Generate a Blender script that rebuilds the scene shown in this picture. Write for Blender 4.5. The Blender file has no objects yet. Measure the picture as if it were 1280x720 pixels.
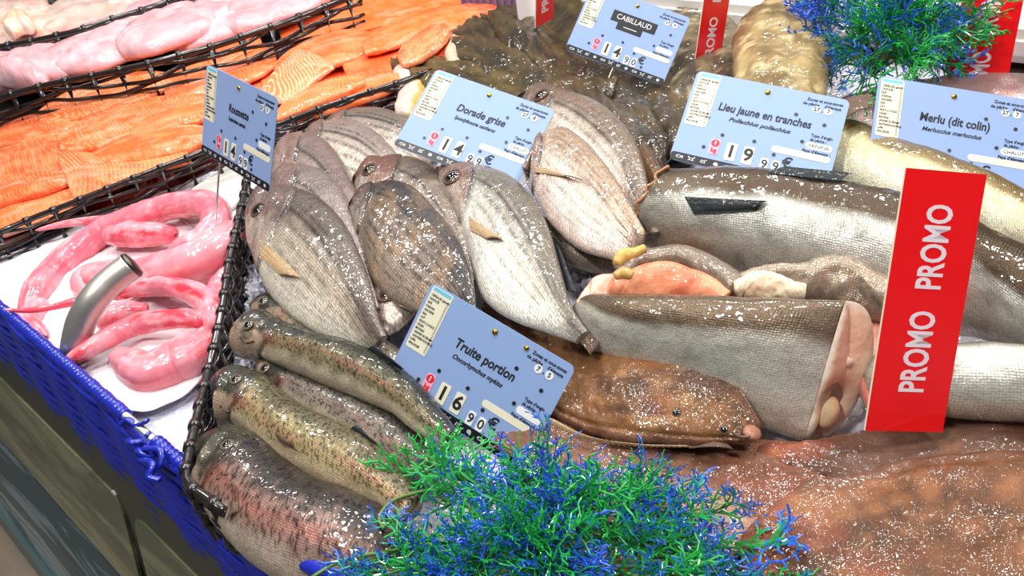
import bpy, bmesh, math, random
import numpy as np
from mathutils import Vector, Matrix
random.seed(7)
# ------------------------------------------------------------------ camera
F = 982.0; PITCH = math.radians(32); ROLL = math.radians(6.2); CH = 0.5
_X0 = np.array([1, 0, 0.]); _Y0 = np.array([0, math.sin(PITCH), math.cos(PITCH)]); ZC = np.array([0, -math.cos(PITCH), math.sin(PITCH)])
XC = math.cos(ROLL)*_X0 - math.sin(ROLL)*_Y0; YC = math.sin(ROLL)*_X0 + math.cos(ROLL)*_Y0
O = np.array([0, 0, CH])
sc = bpy.context.scene
cd = bpy.data.cameras.new('camera'); cam = bpy.data.objects.new('camera', cd); sc.collection.objects.link(cam)
cam.matrix_world = Matrix(((XC[0], YC[0], ZC[0], 0), (XC[1], YC[1], ZC[1], 0), (XC[2], YC[2], ZC[2], CH), (0, 0, 0, 1)))
cd.sensor_width = 36; cd.lens = F/1280*36; cd.clip_start = .01; cd.clip_end = 50
sc.camera = cam
# ------------------------------------------------------------------ light
w = bpy.data.worlds.new('market_hall'); sc.world = w; w.use_nodes = True
w.node_tree.nodes['Background'].inputs[0].default_value = (.93, .96, 1, 1)
w.node_tree.nodes['Background'].inputs[1].default_value = .14
def area(loc, size, power, tgt=(0.05, .8, 0), col=(1, .98, .95)):
    l = bpy.data.lights.new('spot_or_fill_lamp', 'AREA'); l.shape = 'DISK'; l.size = size; l.energy = power; l.color = col
    o = bpy.data.objects.new('spot_or_fill_lamp', l); sc.collection.objects.link(o); o.location = loc
    o.rotation_euler = (Vector(tgt)-Vector(loc)).to_track_quat('-Z', 'Y').to_euler()
for i, x in enumerate((-1.5, -.75, 0, .75, 1.5)):
    area((x+.1, 2.2, 1.9), .22, 12)
    area((x*.8-.1, .9, 2.0), .22, 10)
area((-.9, -.1, 1.9), .3, 22); area((.8, -.2, 1.8), .3, 20)  # added fill lights on the customer side, not lamps of the hall
sc.view_settings.view_transform = 'Standard'; sc.view_settings.look = 'None'; sc.view_settings.gamma = 1
sc.view_settings.exposure = -.16

# ------------------------------------------------------------------ projection onto the real surfaces
FD = np.array([.711, -.703, 0]); NI = np.array([.703, .711, 0]); A0 = np.array([-.169, .386, 0])   # front edge of the counter
def ray(x, y): return (x-640)/F*XC - (y-360)/F*YC - ZC
def PZ(x, y, z):
    r = ray(x, y); return O + r*(z-CH)/r[2]
def bed(p):
    s = (p[0]-A0[0])*NI[0] + (p[1]-A0[1])*NI[1] - .08
    return .15*math.tanh(1.7*max(s, 0))
def P(x, y, h):
    z = h
    for _ in range(50):
        p = PZ(x, y, z); z = .6*z + .4*(bed(p)+h)
    return PZ(x, y, z)
def PV(x, y, s):
    r = ray(x, y); t = ((A0+NI*s-O) @ NI)/(r @ NI); return O+t*r
def E3(s, t, z): return A0 + NI*s + FD*t + np.array([0, 0, z])

# ------------------------------------------------------------------ numpy noise and colour helpers
def _h(i, j, k, seed):
    n = (i.astype(np.int64)*374761393 + j.astype(np.int64)*668265263 + k.astype(np.int64)*2147483647 + seed*974711) & 0xffffffff
    n = ((n ^ (n >> 13))*1274126177) & 0xffffffff
    n = (n ^ (n >> 16)) & 0xffffffff
    return n/4294967295.
def vn(x, y, seed=0):
    x = np.asarray(x, float); y = np.asarray(y, float)
    i = np.floor(x); j = np.floor(y); fx = x-i; fy = y-j; fx = fx*fx*(3-2*fx); fy = fy*fy*(3-2*fy); z = np.zeros_like(i)
    return (_h(i, j, z, seed)*(1-fx)+_h(i+1, j, z, seed)*fx)*(1-fy) + (_h(i, j+1, z, seed)*(1-fx)+_h(i+1, j+1, z, seed)*fx)*fy
def fbm(x, y, seed=0, o=4):
    a = .5; r = 0; t = 0
    for k in range(o):
        r = r + a*vn(x*2**k+y*.37, y*2**k-x*.41, seed+k*17); t += a; a *= .55; x, y = x*.78-y*.63+3.1, x*.63+y*.78+7.7
    return r/t
def spots(x, y, seed, dens=.6, r=.3):
    i = np.floor(x); j = np.floor(y); best = np.full(np.shape(x), 9.)
    z = np.zeros_like(i)
    for a in (-1, 0, 1):
        for b in (-1, 0, 1):
            cx = i+a+_h(i+a, j+b, z, seed); cy = j+b+_h(i+a, j+b, z, seed+5)
            on = _h(i+a, j+b, z, seed+9) < dens
            rr = r*(.5+_h(i+a, j+b, z, seed+13))
            best = np.minimum(best, np.where(on, np.hypot(x-cx, y-cy)/rr, 9))
    return 1-ss(.7, 1.2, best)
def ss(a, b, x):
    t = np.clip((x-a)/(b-a), 0, 1); return t*t*(3-2*t)
def lin(r, g=None, b=None):
    c = np.array(r if g is None else (r, g, b), float)/255
    return np.where(c <= .04045, c/12.92, ((c+.055)/1.055)**2.4)
def L(*c): return lin(*c)
def mix(a, b, t):
    a = np.asarray(a); b = np.asarray(b); t = np.asarray(t)[..., None]; return a*(1-t)+b*t

# ------------------------------------------------------------------ materials
def newmat(name):
    m = bpy.data.materials.new(name); m.use_nodes = True; nt = m.node_tree
    return m, nt, nt.nodes['Principled BSDF']
def nd(nt, t, **k):
    n = nt.nodes.new(t)
    for a, v in k.items():
        if a in n.inputs: n.inputs[a].default_value = v
        else: setattr(n, a, v)
    return n
def wet(name, col=None, rough=.45, coat=.8, crough=.05, bump=.35, bscale=220, scale=0, sdepth=.35, sss=0, ssc=(1, .3, .2), spec=.3, big=60, bigd=.3, stretch=1.0, var=.12, metal=0):
    """wet skin or flesh: colour from the mesh, fine scale pattern and a rippled film of water from nodes"""
    m, nt, bs = newmat(name); lk = nt.links.new
    tc = nd(nt, 'ShaderNodeTexCoord')
    if col is None:
        at = nd(nt, 'ShaderNodeAttribute', attribute_name='Col'); csock = at.outputs['Color']
    else:
        rg = nd(nt, 'ShaderNodeRGB'); rg.outputs[0].default_value = (*lin(col), 1); csock = rg.outputs[0]
    n1 = nd(nt, 'ShaderNodeTexNoise', Scale=bscale, Detail=4.0, Roughness=.6)
    n2 = nd(nt, 'ShaderNodeTexNoise', Scale=big, Detail=3.0)
    if stretch != 1:
        mp = nd(nt, 'ShaderNodeMapping'); mp.inputs['Scale'].default_value = (1, stretch, 1); lk(tc.outputs['UV'], mp.inputs[0]); lk(mp.outputs[0], n1.inputs[0]); lk(mp.outputs[0], n2.inputs[0])
    else:
        lk(tc.outputs['Object'], n1.inputs[0]); lk(tc.outputs['Object'], n2.inputs[0])
    mr = nd(nt, 'ShaderNodeMapRange'); mr.inputs['To Min'].default_value = 1-var*1.6; mr.inputs['To Max'].default_value = 1+var*1.6; lk(n1.outputs['Fac'], mr.inputs[0])
    mul = nd(nt, 'ShaderNodeVectorMath', operation='SCALE'); lk(csock, mul.inputs[0]); lk(mr.outputs[0], mul.inputs['Scale']); csock = mul.outputs[0]
    b2 = nd(nt, 'ShaderNodeBump', Strength=bigd, Distance=.004); lk(n2.outputs['Fac'], b2.inputs['Height'])
    b1 = nd(nt, 'ShaderNodeBump', Strength=bump, Distance=.0012); lk(n1.outputs['Fac'], b1.inputs['Height']); lk(b2.outputs[0], b1.inputs['Normal'])
    last = b1
    if scale:
        vo = nd(nt, 'ShaderNodeTexVoronoi', feature='F1', Scale=1/scale, Randomness=.35); lk(tc.outputs['UV'], vo.inputs['Vector'])
        r2 = nd(nt, 'ShaderNodeMapRange'); r2.inputs['From Min'].default_value = .25; r2.inputs['From Max'].default_value = .75; r2.inputs['To Min'].default_value = 1.06; r2.inputs['To Max'].default_value = 1-sdepth
        lk(vo.outputs['Distance'], r2.inputs[0])
        m2 = nd(nt, 'ShaderNodeVectorMath', operation='SCALE'); lk(csock, m2.inputs[0]); lk(r2.outputs[0], m2.inputs['Scale']); csock = m2.outputs[0]
        b3 = nd(nt, 'ShaderNodeBump', Strength=.5, Distance=-.0006); lk(vo.outputs['Distance'], b3.inputs['Height']); lk(b1.outputs[0], b3.inputs['Normal']); last = b3
    lk(csock, bs.inputs['Base Color']); lk(last.outputs[0], bs.inputs['Normal']); n4 = nd(nt, 'ShaderNodeTexNoise', Scale=bscale*.45, Detail=1.5, Roughness=.5); lk(tc.outputs['Object'], n4.inputs[0]); b4 = nd(nt, 'ShaderNodeBump', Strength=min(1, bump*1.1), Distance=.0042); lk(n4.outputs['Fac'], b4.inputs['Height']); lk(b2.outputs[0], b4.inputs['Normal']); lk(b4.outputs[0], bs.inputs['Coat Normal'])
    bs.inputs['Roughness'].default_value = rough; bs.inputs['Coat Weight'].default_value = coat; bs.inputs['Coat Roughness'].default_value = crough; bs.inputs['Metallic'].default_value = metal
    bs.inputs['Specular IOR Level'].default_value = spec
    n5 = nd(nt, 'ShaderNodeTexNoise', Scale=26.0, Detail=2.0); lk(tc.outputs['Object'], n5.inputs[0]); r5 = nd(nt, 'ShaderNodeMapRange'); r5.inputs['From Min'].default_value = .38; r5.inputs['From Max'].default_value = .6; r5.inputs['To Min'].default_value = coat*.12; r5.inputs['To Max'].default_value = coat; lk(n5.outputs['Fac'], r5.inputs[0]); lk(r5.outputs[0], bs.inputs['Coat Weight'])
    if sss: bs.inputs['Subsurface Weight'].default_value = sss; bs.inputs['Subsurface Radius'].default_value = ssc; bs.inputs['Subsurface Scale'].default_value = .004
    return m
def plain(name, col, rough=.5, metal=0, coat=0, noise=0, nscale=50, bump=0, emit=0):
    m, nt, bs = newmat(name); lk = nt.links.new
    n = nd(nt, 'ShaderNodeTexNoise', Scale=nscale, Detail=3.0); tc = nd(nt, 'ShaderNodeTexCoord'); lk(tc.outputs['Object'], n.inputs[0])
    mr = nd(nt, 'ShaderNodeMapRange'); mr.inputs['To Min'].default_value = 1-noise; mr.inputs['To Max'].default_value = 1+noise; lk(n.outputs['Fac'], mr.inputs[0])
    rg = nd(nt, 'ShaderNodeRGB'); rg.outputs[0].default_value = (*lin(col), 1)
    mu = nd(nt, 'ShaderNodeVectorMath', operation='SCALE'); lk(rg.outputs[0], mu.inputs[0]); lk(mr.outputs[0], mu.inputs['Scale']); lk(mu.outputs[0], bs.inputs['Base Color'])
    if bump:
        b = nd(nt, 'ShaderNodeBump', Strength=bump, Distance=.002); lk(n.outputs['Fac'], b.inputs['Height']); lk(b.outputs[0], bs.inputs['Normal'])
    bs.inputs['Roughness'].default_value = rough; bs.inputs['Metallic'].default_value = metal; bs.inputs['Coat Weight'].default_value = coat
    return m
M = {}
M['bream'] = wet('bream_skin', scale=.0036, sdepth=.5, bump=.35, rough=.38, coat=.8, metal=.35)
M['trout'] = wet('trout_skin', scale=.0022, sdepth=.4, bump=.35, rough=.38, coat=.9, metal=.2)
M['silver'] = wet('silver_skin', scale=.0022, sdepth=.3, bump=.3, rough=.36, coat=.8, metal=.4)
M['flat'] = wet('flatfish_skin', scale=.0015, sdepth=.22, bump=.7, bscale=320, big=45, bigd=.8, rough=.5, coat=1, crough=.05, spec=.2)
M['dark'] = wet('dark_skin', bump=.6, bscale=230, big=40, bigd=.8, rough=.55, coat=1, crough=.05, spec=.15)
M['salmon'] = wet('salmon_flesh', bump=.4, bscale=160, big=40, bigd=.5, rough=.35, coat=.8, sss=.12, var=.05)
M['pale'] = wet('pale_flesh', bump=.3, bscale=120, big=30, bigd=.6, rough=.35, coat=.8, sss=.15, var=.05)
M['pink'] = wet('skinned_pink_flesh', bump=.3, bscale=150, big=60, bigd=.5, rough=.32, coat=.8, sss=.1, stretch=.35, var=.12)
M['flesh'] = wet('cut_flesh', bump=.35, bscale=150, big=60, bigd=.5, rough=.4, coat=.6, sss=0, var=.06)
M['eye'] = plain('eye_black', (14, 14, 16), .05, coat=1)
M['iris_gold'] = plain('iris_gold', (92, 74, 52), .2, .4, coat=1)
M['iris_pale'] = plain('iris_pale', (120, 116, 96), .2, .3, coat=1)
M['fin_dark'] = wet('fin_dark', col=(26, 32, 36), bump=.6, coat=.35, rough=.6, var=.3)
M['fin_tan'] = wet('fin_tan', col=(166, 138, 104), bump=.5, coat=.3, rough=.6, var=.25)
M['fin_brown'] = wet('fin_brown', col=(95, 72, 58), bump=.5, coat=.3, rough=.6, var=.25)
M['wicker'] = plain('black_wicker', (30, 23, 22), .28, coat=.6, noise=.4, nscale=90, bump=.3)
M['blue'] = plain('blue_weave', (18, 36, 160), .3, coat=.5, noise=.35, nscale=60, bump=.2)
M['steel'] = plain('brushed_steel', (196, 192, 184), .42, .85, noise=.12, nscale=150, bump=.05)
M['steel_dark'] = plain('rail_metal', (176, 158, 140), .4, .6, noise=.15, nscale=30)
M['tag'] = plain('tag_blue', (140, 166, 212), .5, coat=.1)
M['tag_black'] = plain('tag_black', (26, 28, 36), .35)
M['cream'] = plain('sticker_cream', (232, 226, 200), .5)
M['white'] = plain('card_white', (236, 236, 236), .5)
M['ink'] = plain('ink_black', (22, 22, 26), .6)
M['red'] = plain('promo_red', (242, 2, 12), .35, coat=.15)
M['pinkred'] = plain('kilo_red', (226, 30, 60), .5)
M['brass'] = plain('brass_pin', (200, 160, 60), .25, 1)
M['rivet'] = plain('rivet_grey', (90, 92, 96), .3, .8)
M['cyan'] = plain('sticker_cyan', (110, 195, 220), .5)
M['paper'] = plain('wrapping_paper', (236, 232, 236), .6, noise=.03, nscale=20, bump=.1)
M['plastic_white'] = plain('white_plastic', (205, 202, 196), .35, noise=.05, nscale=8)
M['black'] = plain('hollow_black', (16, 15, 16), .5)
M['wall'] = plain('dim_wall', (98, 92, 84), .7, noise=.2, nscale=3)
M['stem'] = plain('stem_olive', (90, 120, 50), .4, noise=.3, nscale=60)

# ------------------------------------------------------------------ object helpers
COL = sc.collection
def new_obj(name, me, parent=None, mat=None, label=None):
    o = bpy.data.objects.new(name, me); COL.objects.link(o)
    if parent is not None: o.parent = parent
    if mat is not None and me is not None and not me.materials: me.materials.append(mat)
    if label: o['label'] = label
    return o
ORIG = {}
def thing(name, label, cat, loc, group=None, rot=None):
    o = bpy.data.objects.new(name, None); COL.objects.link(o); o.empty_display_size = .02
    o.location = Vector(loc)
    if rot is not None: o.rotation_euler = rot.to_euler()
    o['label'] = label; o['category'] = cat
    if group: o['group'] = group
    ORIG[o.name] = np.array(loc, float)
    return o
def tag(o, label, cat, group=None):
    o['label'] = label; o['category'] = cat
    if group: o['group'] = group
    return o
def mesh(name, v, f, smooth=True):
    me = bpy.data.meshes.new(name); me.from_pydata([tuple(map(float, p)) for p in v], [], f); me.update()
    if smooth: me.polygons.foreach_set('use_smooth', [True]*len(me.polygons))
    return me
def root_of(o):
    while o.parent: o = o.parent
    return o
def wpart(name, v, f, parent, mat, smooth=True, label=None):
    """a part from world-space points"""
    base = ORIG.get(root_of(parent).name, np.zeros(3)) if parent else np.zeros(3)
    v = np.asarray(v, float)-base
    return new_obj(name, mesh(name, v, f, smooth), parent, mat, label)
def catmull(p, t):
    """p (n,k), t in [0,1] by chord length of the first 3 columns"""
    p = np.asarray(p, float); n = len(p)
    d = np.linalg.norm(np.diff(p[:, :3], axis=0), axis=1)+1e-6; s = np.concatenate([[0], np.cumsum(d)]); s /= s[-1]
    m = np.zeros_like(p)
    for i in range(n):
        if i == 0: m[i] = (p[1]-p[0])/(s[1]-s[0])
        elif i == n-1: m[i] = (p[-1]-p[-2])/(s[-1]-s[-2])
        else:
            a = (p[i]-p[i-1])/(s[i]-s[i-1]); b = (p[i+1]-p[i])/(s[i+1]-s[i]); wa = s[i+1]-s[i]; wb = s[i]-s[i-1]
            m[i] = (a*wa+b*wb)/(wa+wb)
    t = np.asarray(t); k = np.clip(np.searchsorted(s, t, side='right')-1, 0, n-2)
    h = (s[k+1]-s[k])[:, None]; u = ((t-s[k])[:, None])/h
    return (2*u**3-3*u**2+1)*p[k]+(u**3-2*u**2+u)*h*m[k]+(-2*u**3+3*u**2)*p[k+1]+(u**3-u**2)*h*m[k+1]
def grid_faces(nu, nv, closed=False):
    f = []
    for i in range(nu-1):
        for j in range(nv if closed else nv-1):
            j2 = (j+1) % nv; f.append((i*nv+j, (i+1)*nv+j, (i+1)*nv+j2, i*nv+j2))
    return f
def tube(name, pts, r, parent, mat, sides=8, n=None, label=None, flat=1.0, up=(0, 0, 1), cap=True, world=True):
    pts = np.asarray(pts, float); r = np.broadcast_to(np.asarray(r, float), (len(pts),))
    if n: q = catmull(np.c_[pts, r], np.linspace(0, 1, n)); pts = q[:, :3]; r = q[:, 3]
    T = np.gradient(pts, axis=0); T /= np.linalg.norm(T, axis=1)[:, None]+1e-12
    S = np.cross(T, np.array(up, float)); S /= np.linalg.norm(S, axis=1)[:, None]+1e-9; U = np.cross(S, T)
    a = np.linspace(0, 2*np.pi, sides, endpoint=False)
    v = pts[:, None, :]+(S[:, None, :]*np.cos(a)[None, :, None]*flat+U[:, None, :]*np.sin(a)[None, :, None])*r[:, None, None]
    v = v.reshape(-1, 3); f = grid_faces(len(pts), sides, True)
    if cap: f += [tuple(range(sides)), tuple(range(len(v)-sides, len(v)))[::-1]]
    return wpart(name, v, f, parent, mat, True, label)

def loft(name, st, h, th, colf, parent, mat, disp=None, n=(110, 52), flat=.6, p=.85, rnd=None, label=None, tmin=.25, shear=0):
    """a fish-like body: st = edge pairs (dorsal x,y, ventral x,y); th = half thickness in metres"""
    st = np.asarray(st, float); ns = len(st)
    hh = np.asarray(h, float) if np.ndim(h) else np.array([h, h], float)
    hh = np.broadcast_to(hh, (ns, 2))
    A = np.array([P(s[0], s[1], k[0]) for s, k in zip(st, hh)]); B = np.array([P(s[2], s[3], k[1]) for s, k in zip(st, hh)])
    tt = np.linspace(0, 1, n[0]); tt = tt - .06*np.sin(2*np.pi*tt)/ (2*np.pi)*0
    mids = np.c_[(A+B)/2, A, B]
    q = catmull(mids, tt); C = q[:, :3]; A = q[:, 3:6]; B = q[:, 6:9]
    C = (A+B)/2
    T = np.gradient(C, axis=0); T /= np.linalg.norm(T, axis=1)[:, None]
    if rnd is not None:
        ctr = np.array([[(s[0]+s[2])/2, (s[1]+s[3])/2] for s in st]); dv = np.gradient(ctr, axis=0); dv /= np.linalg.norm(dv, axis=1)[:, None]
        e = st[:, :2]-st[:, 2:]; wpx = np.abs(e[:, 0]*dv[:, 1]-e[:, 1]*dv[:, 0])/2
        dep = np.array([-((P(c[0], c[1], k.mean())-O) @ ZC) for c, k in zip(ctr, hh)])
        rad = catmull(np.c_[mids[:, :3], wpx*dep/F], tt)[:, 3]
        side = A-B; side = side-T*(side*T).sum(1)[:, None]; side[:, 2] = 0
        Sd = np.cross(T, [0, 0, 1.]); Sd /= np.linalg.norm(Sd, axis=1)[:, None]; sg = np.sign((Sd*side).sum(1).mean()); Sd *= sg
        Lv = Sd*rad[:, None]; Nn = np.cross(Lv, T); Nn /= np.linalg.norm(Nn, axis=1)[:, None]; Nn *= np.sign(Nn[:, 2].mean())
        thk = rad*rnd; roll = .5
        Lv2 = Lv*math.cos(roll)+Nn*rad[:, None]*math.sin(roll); Nn2 = Nn*math.cos(roll)-Lv/rad[:, None]*math.sin(roll)
        Lv, Nn = Lv2, Nn2
    else:
        Lv = (A-B)/2; Nn = np.cross(Lv, T); Nn /= np.linalg.norm(Nn, axis=1)[:, None]+1e-9; Nn *= np.sign(Nn[:, 2].mean())
        wd = np.linalg.norm(Lv, axis=1); thb = catmull(np.c_[mids[:, :3], np.broadcast_to(th, (ns,))], tt)[:, 3]
        thk = thb*np.clip((wd/wd.max())**.6, tmin*.3, 1)
    nv = n[1]; a = np.linspace(0, 2*np.pi, nv, endpoint=False)
    ca = np.cos(a); sa = np.sin(a); sp = np.sign(sa)*np.abs(sa)**p
    fl = np.where(sa < 0, flat, 1.0)
    Vp = (1-np.cos(a))/2*.75+.25*np.where(a <= np.pi, a/np.pi, 2-a/np.pi)
    U = np.repeat(tt[:, None], nv, 1); V = np.repeat(Vp[None, :], n[0], 0)
    S = np.concatenate([[0], np.cumsum(np.linalg.norm(np.diff(C, axis=0), axis=1))]); S = np.repeat(S[:, None], nv, 1)
    halfw = np.linalg.norm(Lv, axis=1); W = (V-.5)*2*np.maximum(halfw, 1e-4)[:, None]*1.25
    pos = C[:, None]+Lv[:, None]*ca[None, :, None]+Nn[:, None]*(sp*fl)[None, :, None]*thk[:, None, None]
    if shear: pos = pos-T[:, None]*(shear*ss(.7, 1, tt)[:, None]*np.minimum(sp*fl, 0)[None, :])[..., None]
    nrm = Lv[:, None]/np.maximum(halfw, 1e-5)[:, None, None]**2*ca[None, :, None]*thk[:, None, None]+Nn[:, None]*sa[None, :, None]
    nrm /= np.linalg.norm(nrm, axis=2)[..., None]+1e-9
    if disp is not None: pos = pos+nrm*disp(U, V, S, W)[..., None]
    col = colf(U, V, S, W)
    v = pos.reshape(-1, 3); f = grid_faces(n[0], nv, True); k = len(v)
    v = np.vstack([v, pos[0].mean(0)-T[0]*thk[0]*.3, pos[-1].mean(0)+T[-1]*thk[-1]*.1])
    for j in range(nv):
        f.append((k, j, (j+1) % nv)); o2 = (n[0]-1)*nv; f.append((k+1, o2+(j+1) % nv, o2+j))
    o = wpart(name, v, f, parent, mat, True, label); me = o.data
    cc = np.vstack([col.reshape(-1, 3), col[0].mean(0), col[-1].mean(0)])
    at = me.color_attributes.new('Col', 'FLOAT_COLOR', 'POINT'); at.data.foreach_set('color', np.c_[np.clip(cc, 0, 1), np.ones(len(cc))].ravel())
    uv = me.uv_layers.new(name='UVMap'); uvv = np.vstack([np.c_[S.ravel(), W.ravel()], [[0, 0], [S.max(), 0]]])
    li = np.empty(len(me.loops), np.int32); me.loops.foreach_get('vertex_index', li); uv.data.foreach_set('uv', uvv[li].ravel())
    def at_(u, vv):
        i = int(round(u*(n[0]-1))); j = int(round(vv*nv/2)) % nv
        return pos[i, j], nrm[i, j], T[i], Lv[i]
    o_ = dict(o=o, at=at_, pos=pos, nrm=nrm)
    return o_
def ell(name, c, ax, parent, mat, n=(12, 8), label=None):
    """ellipsoid; ax = three axis vectors"""
    v = []; f = []; nu, nv = n
    for j in range(1, nv):
        b = math.pi*j/nv
        for i in range(nu):
            a = 2*math.pi*i/nu; v.append(c+ax[0]*math.cos(a)*math.sin(b)+ax[1]*math.sin(a)*math.sin(b)+ax[2]*math.cos(b))
    f = grid_faces(nv-1, nu, True); v += [c+ax[2], c-ax[2]]; k = len(v)
    for i in range(nu): f.append((k-2, i, (i+1) % nu)); f.append((k-1, (nv-2)*nu+(i+1) % nu, (nv-2)*nu+i))
    return wpart(name, v, f, parent, mat, True, label)
def eye(body, parent, u, v, r, iris='iris_gold', dr=.0):
    p, nn, T, Lv = body['at'](u, v); a = T-nn*(T @ nn); a /= np.linalg.norm(a); b = np.cross(nn, a)
    e = ell('eye', p+nn*dr, (a*r, b*r, nn*r*.35), parent, M[iris], (16, 8))
    ell('pupil', p+nn*(dr+r*.16), (a*r*.62, b*r*.62, nn*r*.3), e, M['eye'], (14, 8))
def fin(name, base, tip, h, parent, mat, n=(14, 6), lift=.004, label=None, thick=.0006):
    """ribbed fin between a base line and a tip line (pixels on the surface at height h)"""
    hb, ht = (h if np.ndim(h) else (h, h))
    b = catmull(np.array([P(x, y, hb) for x, y in base]), np.linspace(0, 1, n[0]*2)); t = catmull(np.array([P(x, y, ht) for x, y in tip]), np.linspace(0, 1, n[0]*2))
    v = []
    for i in range(n[0]*2):
        for j in range(n[1]):
            k = j/(n[1]-1); q = b[i]*(1-k)+t[i]*k; q = q+np.array([0, 0, lift*math.sin(k*math.pi*.7)+(.0007 if i % 2 else -.0003)*k+(0 if i % 2 else 0)]); 
            if j == n[1]-1 and i % 2: q = q-(t[i]-b[i])*.07
            v.append(q)
    m = len(v); f = grid_faces(n[0]*2, n[1]); v += [q-np.array([0, 0, thick]) for q in v]
    f += [tuple(k+m for k in g[::-1]) for g in f]
    return wpart(name, v, f, parent, mat, True, label)
def spr(p):
    d = np.asarray(p)-O; w_ = -(d @ ZC); return np.stack([640+F*(d @ XC)/w_, 360-F*(d @ YC)/w_], -1)
def hit(body, px, py):
    """point and normal of a body's visible surface under a pixel"""
    if 'scr' not in body: body['scr'] = spr(body['pos']); body['face'] = (body['nrm']*(O-body['pos'])).sum(-1) > 0
    d = np.hypot(body['scr'][..., 0]-px, body['scr'][..., 1]-py)+np.where(body['face'], 0, 200)
    i, j = np.unravel_index(np.argmin(d), d.shape); p0 = body['pos'][i, j]; n0 = body['nrm'][i, j]; rr = ray(px, py); de = rr @ n0
    if abs(de) < .25 or d[i, j] > 6: return p0, n0
    return O+rr*((p0-O) @ n0)/de, n0
def eye_px(body, parent, px, py, r, iris='iris_gold'):
    p, nn = hit(body, px, py); a = np.cross(nn, [.3, .8, .1]); a /= np.linalg.norm(a); b = np.cross(nn, a)
    e = ell('eye', p, (a*r, b*r, nn*r*.30), parent, M[iris], (18, 8))
    ell('pupil', p+nn*r*.14, (a*r*.76, b*r*.76, nn*r*.26), e, M['eye'], (16, 8))
    tube('eye_socket', [p+(a*math.cos(t)+b*math.sin(t))*r*1.08+nn*r*.02 for t in np.linspace(0, 2*math.pi, 21)], r*.13, e, M['fin_brown'], 6)
def fin_px(name, body, base, tip, parent, mat, n=(13, 7), lift=.003, off=.0012):
    b = catmull(np.c_[np.array(base, float), np.zeros(len(base))], np.linspace(0, 1, n[0]*2)); t = catmull(np.c_[np.array(tip, float), np.zeros(len(tip))], np.linspace(0, 1, n[0]*2)); v = []
    for i in range(n[0]*2):
        for j in range(n[1]):
            k = j/(n[1]-1); q = b[i]*(1-k)+t[i]*k
            if j == n[1]-1 and i % 2: q = q-(t[i]-b[i])*.08
            p, nn = hit(body, q[0], q[1]); v.append(p+nn*(off*(.3+k)+lift*k*math.sin(math.pi*i/(n[0]*2-1))+(.0005 if i % 2 else 0)))
    v = np.array(v).reshape(n[0]*2, n[1], 3); v[1:-1, 1:-1] = (v[:-2, 1:-1]+v[2:, 1:-1]+v[1:-1, :-2]+v[1:-1, 2:]+v[1:-1, 1:-1]*2)/6; v[1:-1:2] += 0
    v = list(v.reshape(-1, 3)); m = len(v); f = grid_faces(n[0]*2, n[1]); v += [q-np.array([0, 0, .0005]) for q in v]; f += [tuple(k+m for k in g[::-1]) for g in f]
    return wpart(name, v, f, parent, M[mat], True)
def root_at(st, h, name, label, cat, group=None):
    s = st[len(st)//2]; p = P((s[0]+s[2])/2, (s[1]+s[3])/2, 0.0)
    return thing(name, label, cat, p, group)

# ================================================================== SETTING
def box(name, s0, s1, t0, t1, z0, z1, parent, mat, kind=None, bev=.003):
    bm = bmesh.new(); vs = [bm.verts.new(tuple(E3(s, t, z))) for s in (s0, s1) for t in (t0, t1) for z in (z0, z1)]
    for q in ((0, 1, 3, 2), (4, 6, 7, 5), (0, 4, 5, 1), (2, 3, 7, 6), (0, 2, 6, 4), (1, 5, 7, 3)): bm.faces.new([vs[i] for i in q])
    bmesh.ops.recalc_face_normals(bm, faces=bm.faces)
    if bev: bmesh.ops.bevel(bm, geom=bm.edges[:], offset=bev, segments=2, affect='EDGES')
    base = ORIG.get(root_of(parent).name, np.zeros(3)) if parent else np.zeros(3)
    bmesh.ops.translate(bm, verts=bm.verts, vec=tuple(-base))
    me = bpy.data.meshes.new(name); bm.to_mesh(me); bm.free()
    o = new_obj(name, me, parent, mat)
    if kind: o['kind'] = kind
    return o
box('floor', -3, 3.5, -4, 3, -.96, -.9, None, M['wall'], 'structure', 0)
box('wall_back', 3.0, 3.05, -4, 3, -.9, 2.0, None, M['wall'], 'structure', 0)
counter = thing('display_counter', 'long fish counter with olive plates, teal printed band and metal rail along its front', 'counter', E3(.4, -.5, -.9))
box('cabinet', .03, 1.0, -2.4, 1.6, -.9, -.06, counter, plain('cabinet_grey', (120, 120, 120), .5))
# front faces, leaning out towards the customer
def strip(name, s0, z0, s1, z1, t0, t1, mat, parent, thick=.006, rc=0, n=6):
    """sloping plate, optional rounded corners"""
    hgt = math.hypot(s1-s0, z1-z0); ds = np.array([s1-s0, z1-z0])/hgt; nr = np.array([ds[1], -ds[0]])
    if nr[0] > 0: nr = -nr
    pts = []
    W = t1-t0
    if rc:
        for cx, cy, a0 in ((W-rc, rc, -90), (W-rc, hgt-rc, 0), (rc, hgt-rc, 90), (rc, rc, 180)):
            for k in range(n+1):
                a = math.radians(a0+90*k/n); pts.append((cx+rc*math.cos(a), cy+rc*math.sin(a)))
    else: pts = [(0, 0), (W, 0), (W, hgt), (0, hgt)]
    v = []
    for off in (0, thick):
        for x, y in pts:
            v.append(E3(s0+ds[0]*y+nr[0]*off, t0+x, z0+ds[1]*y+nr[1]*off))
    m = len(pts); f = [tuple(range(m)), tuple(range(m, 2*m))[::-1]]+[(i, (i+1) % m, (i+1) % m+m, i+m) for i in range(m)]
    return wpart(name, v, f, parent, mat, False)
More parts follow.
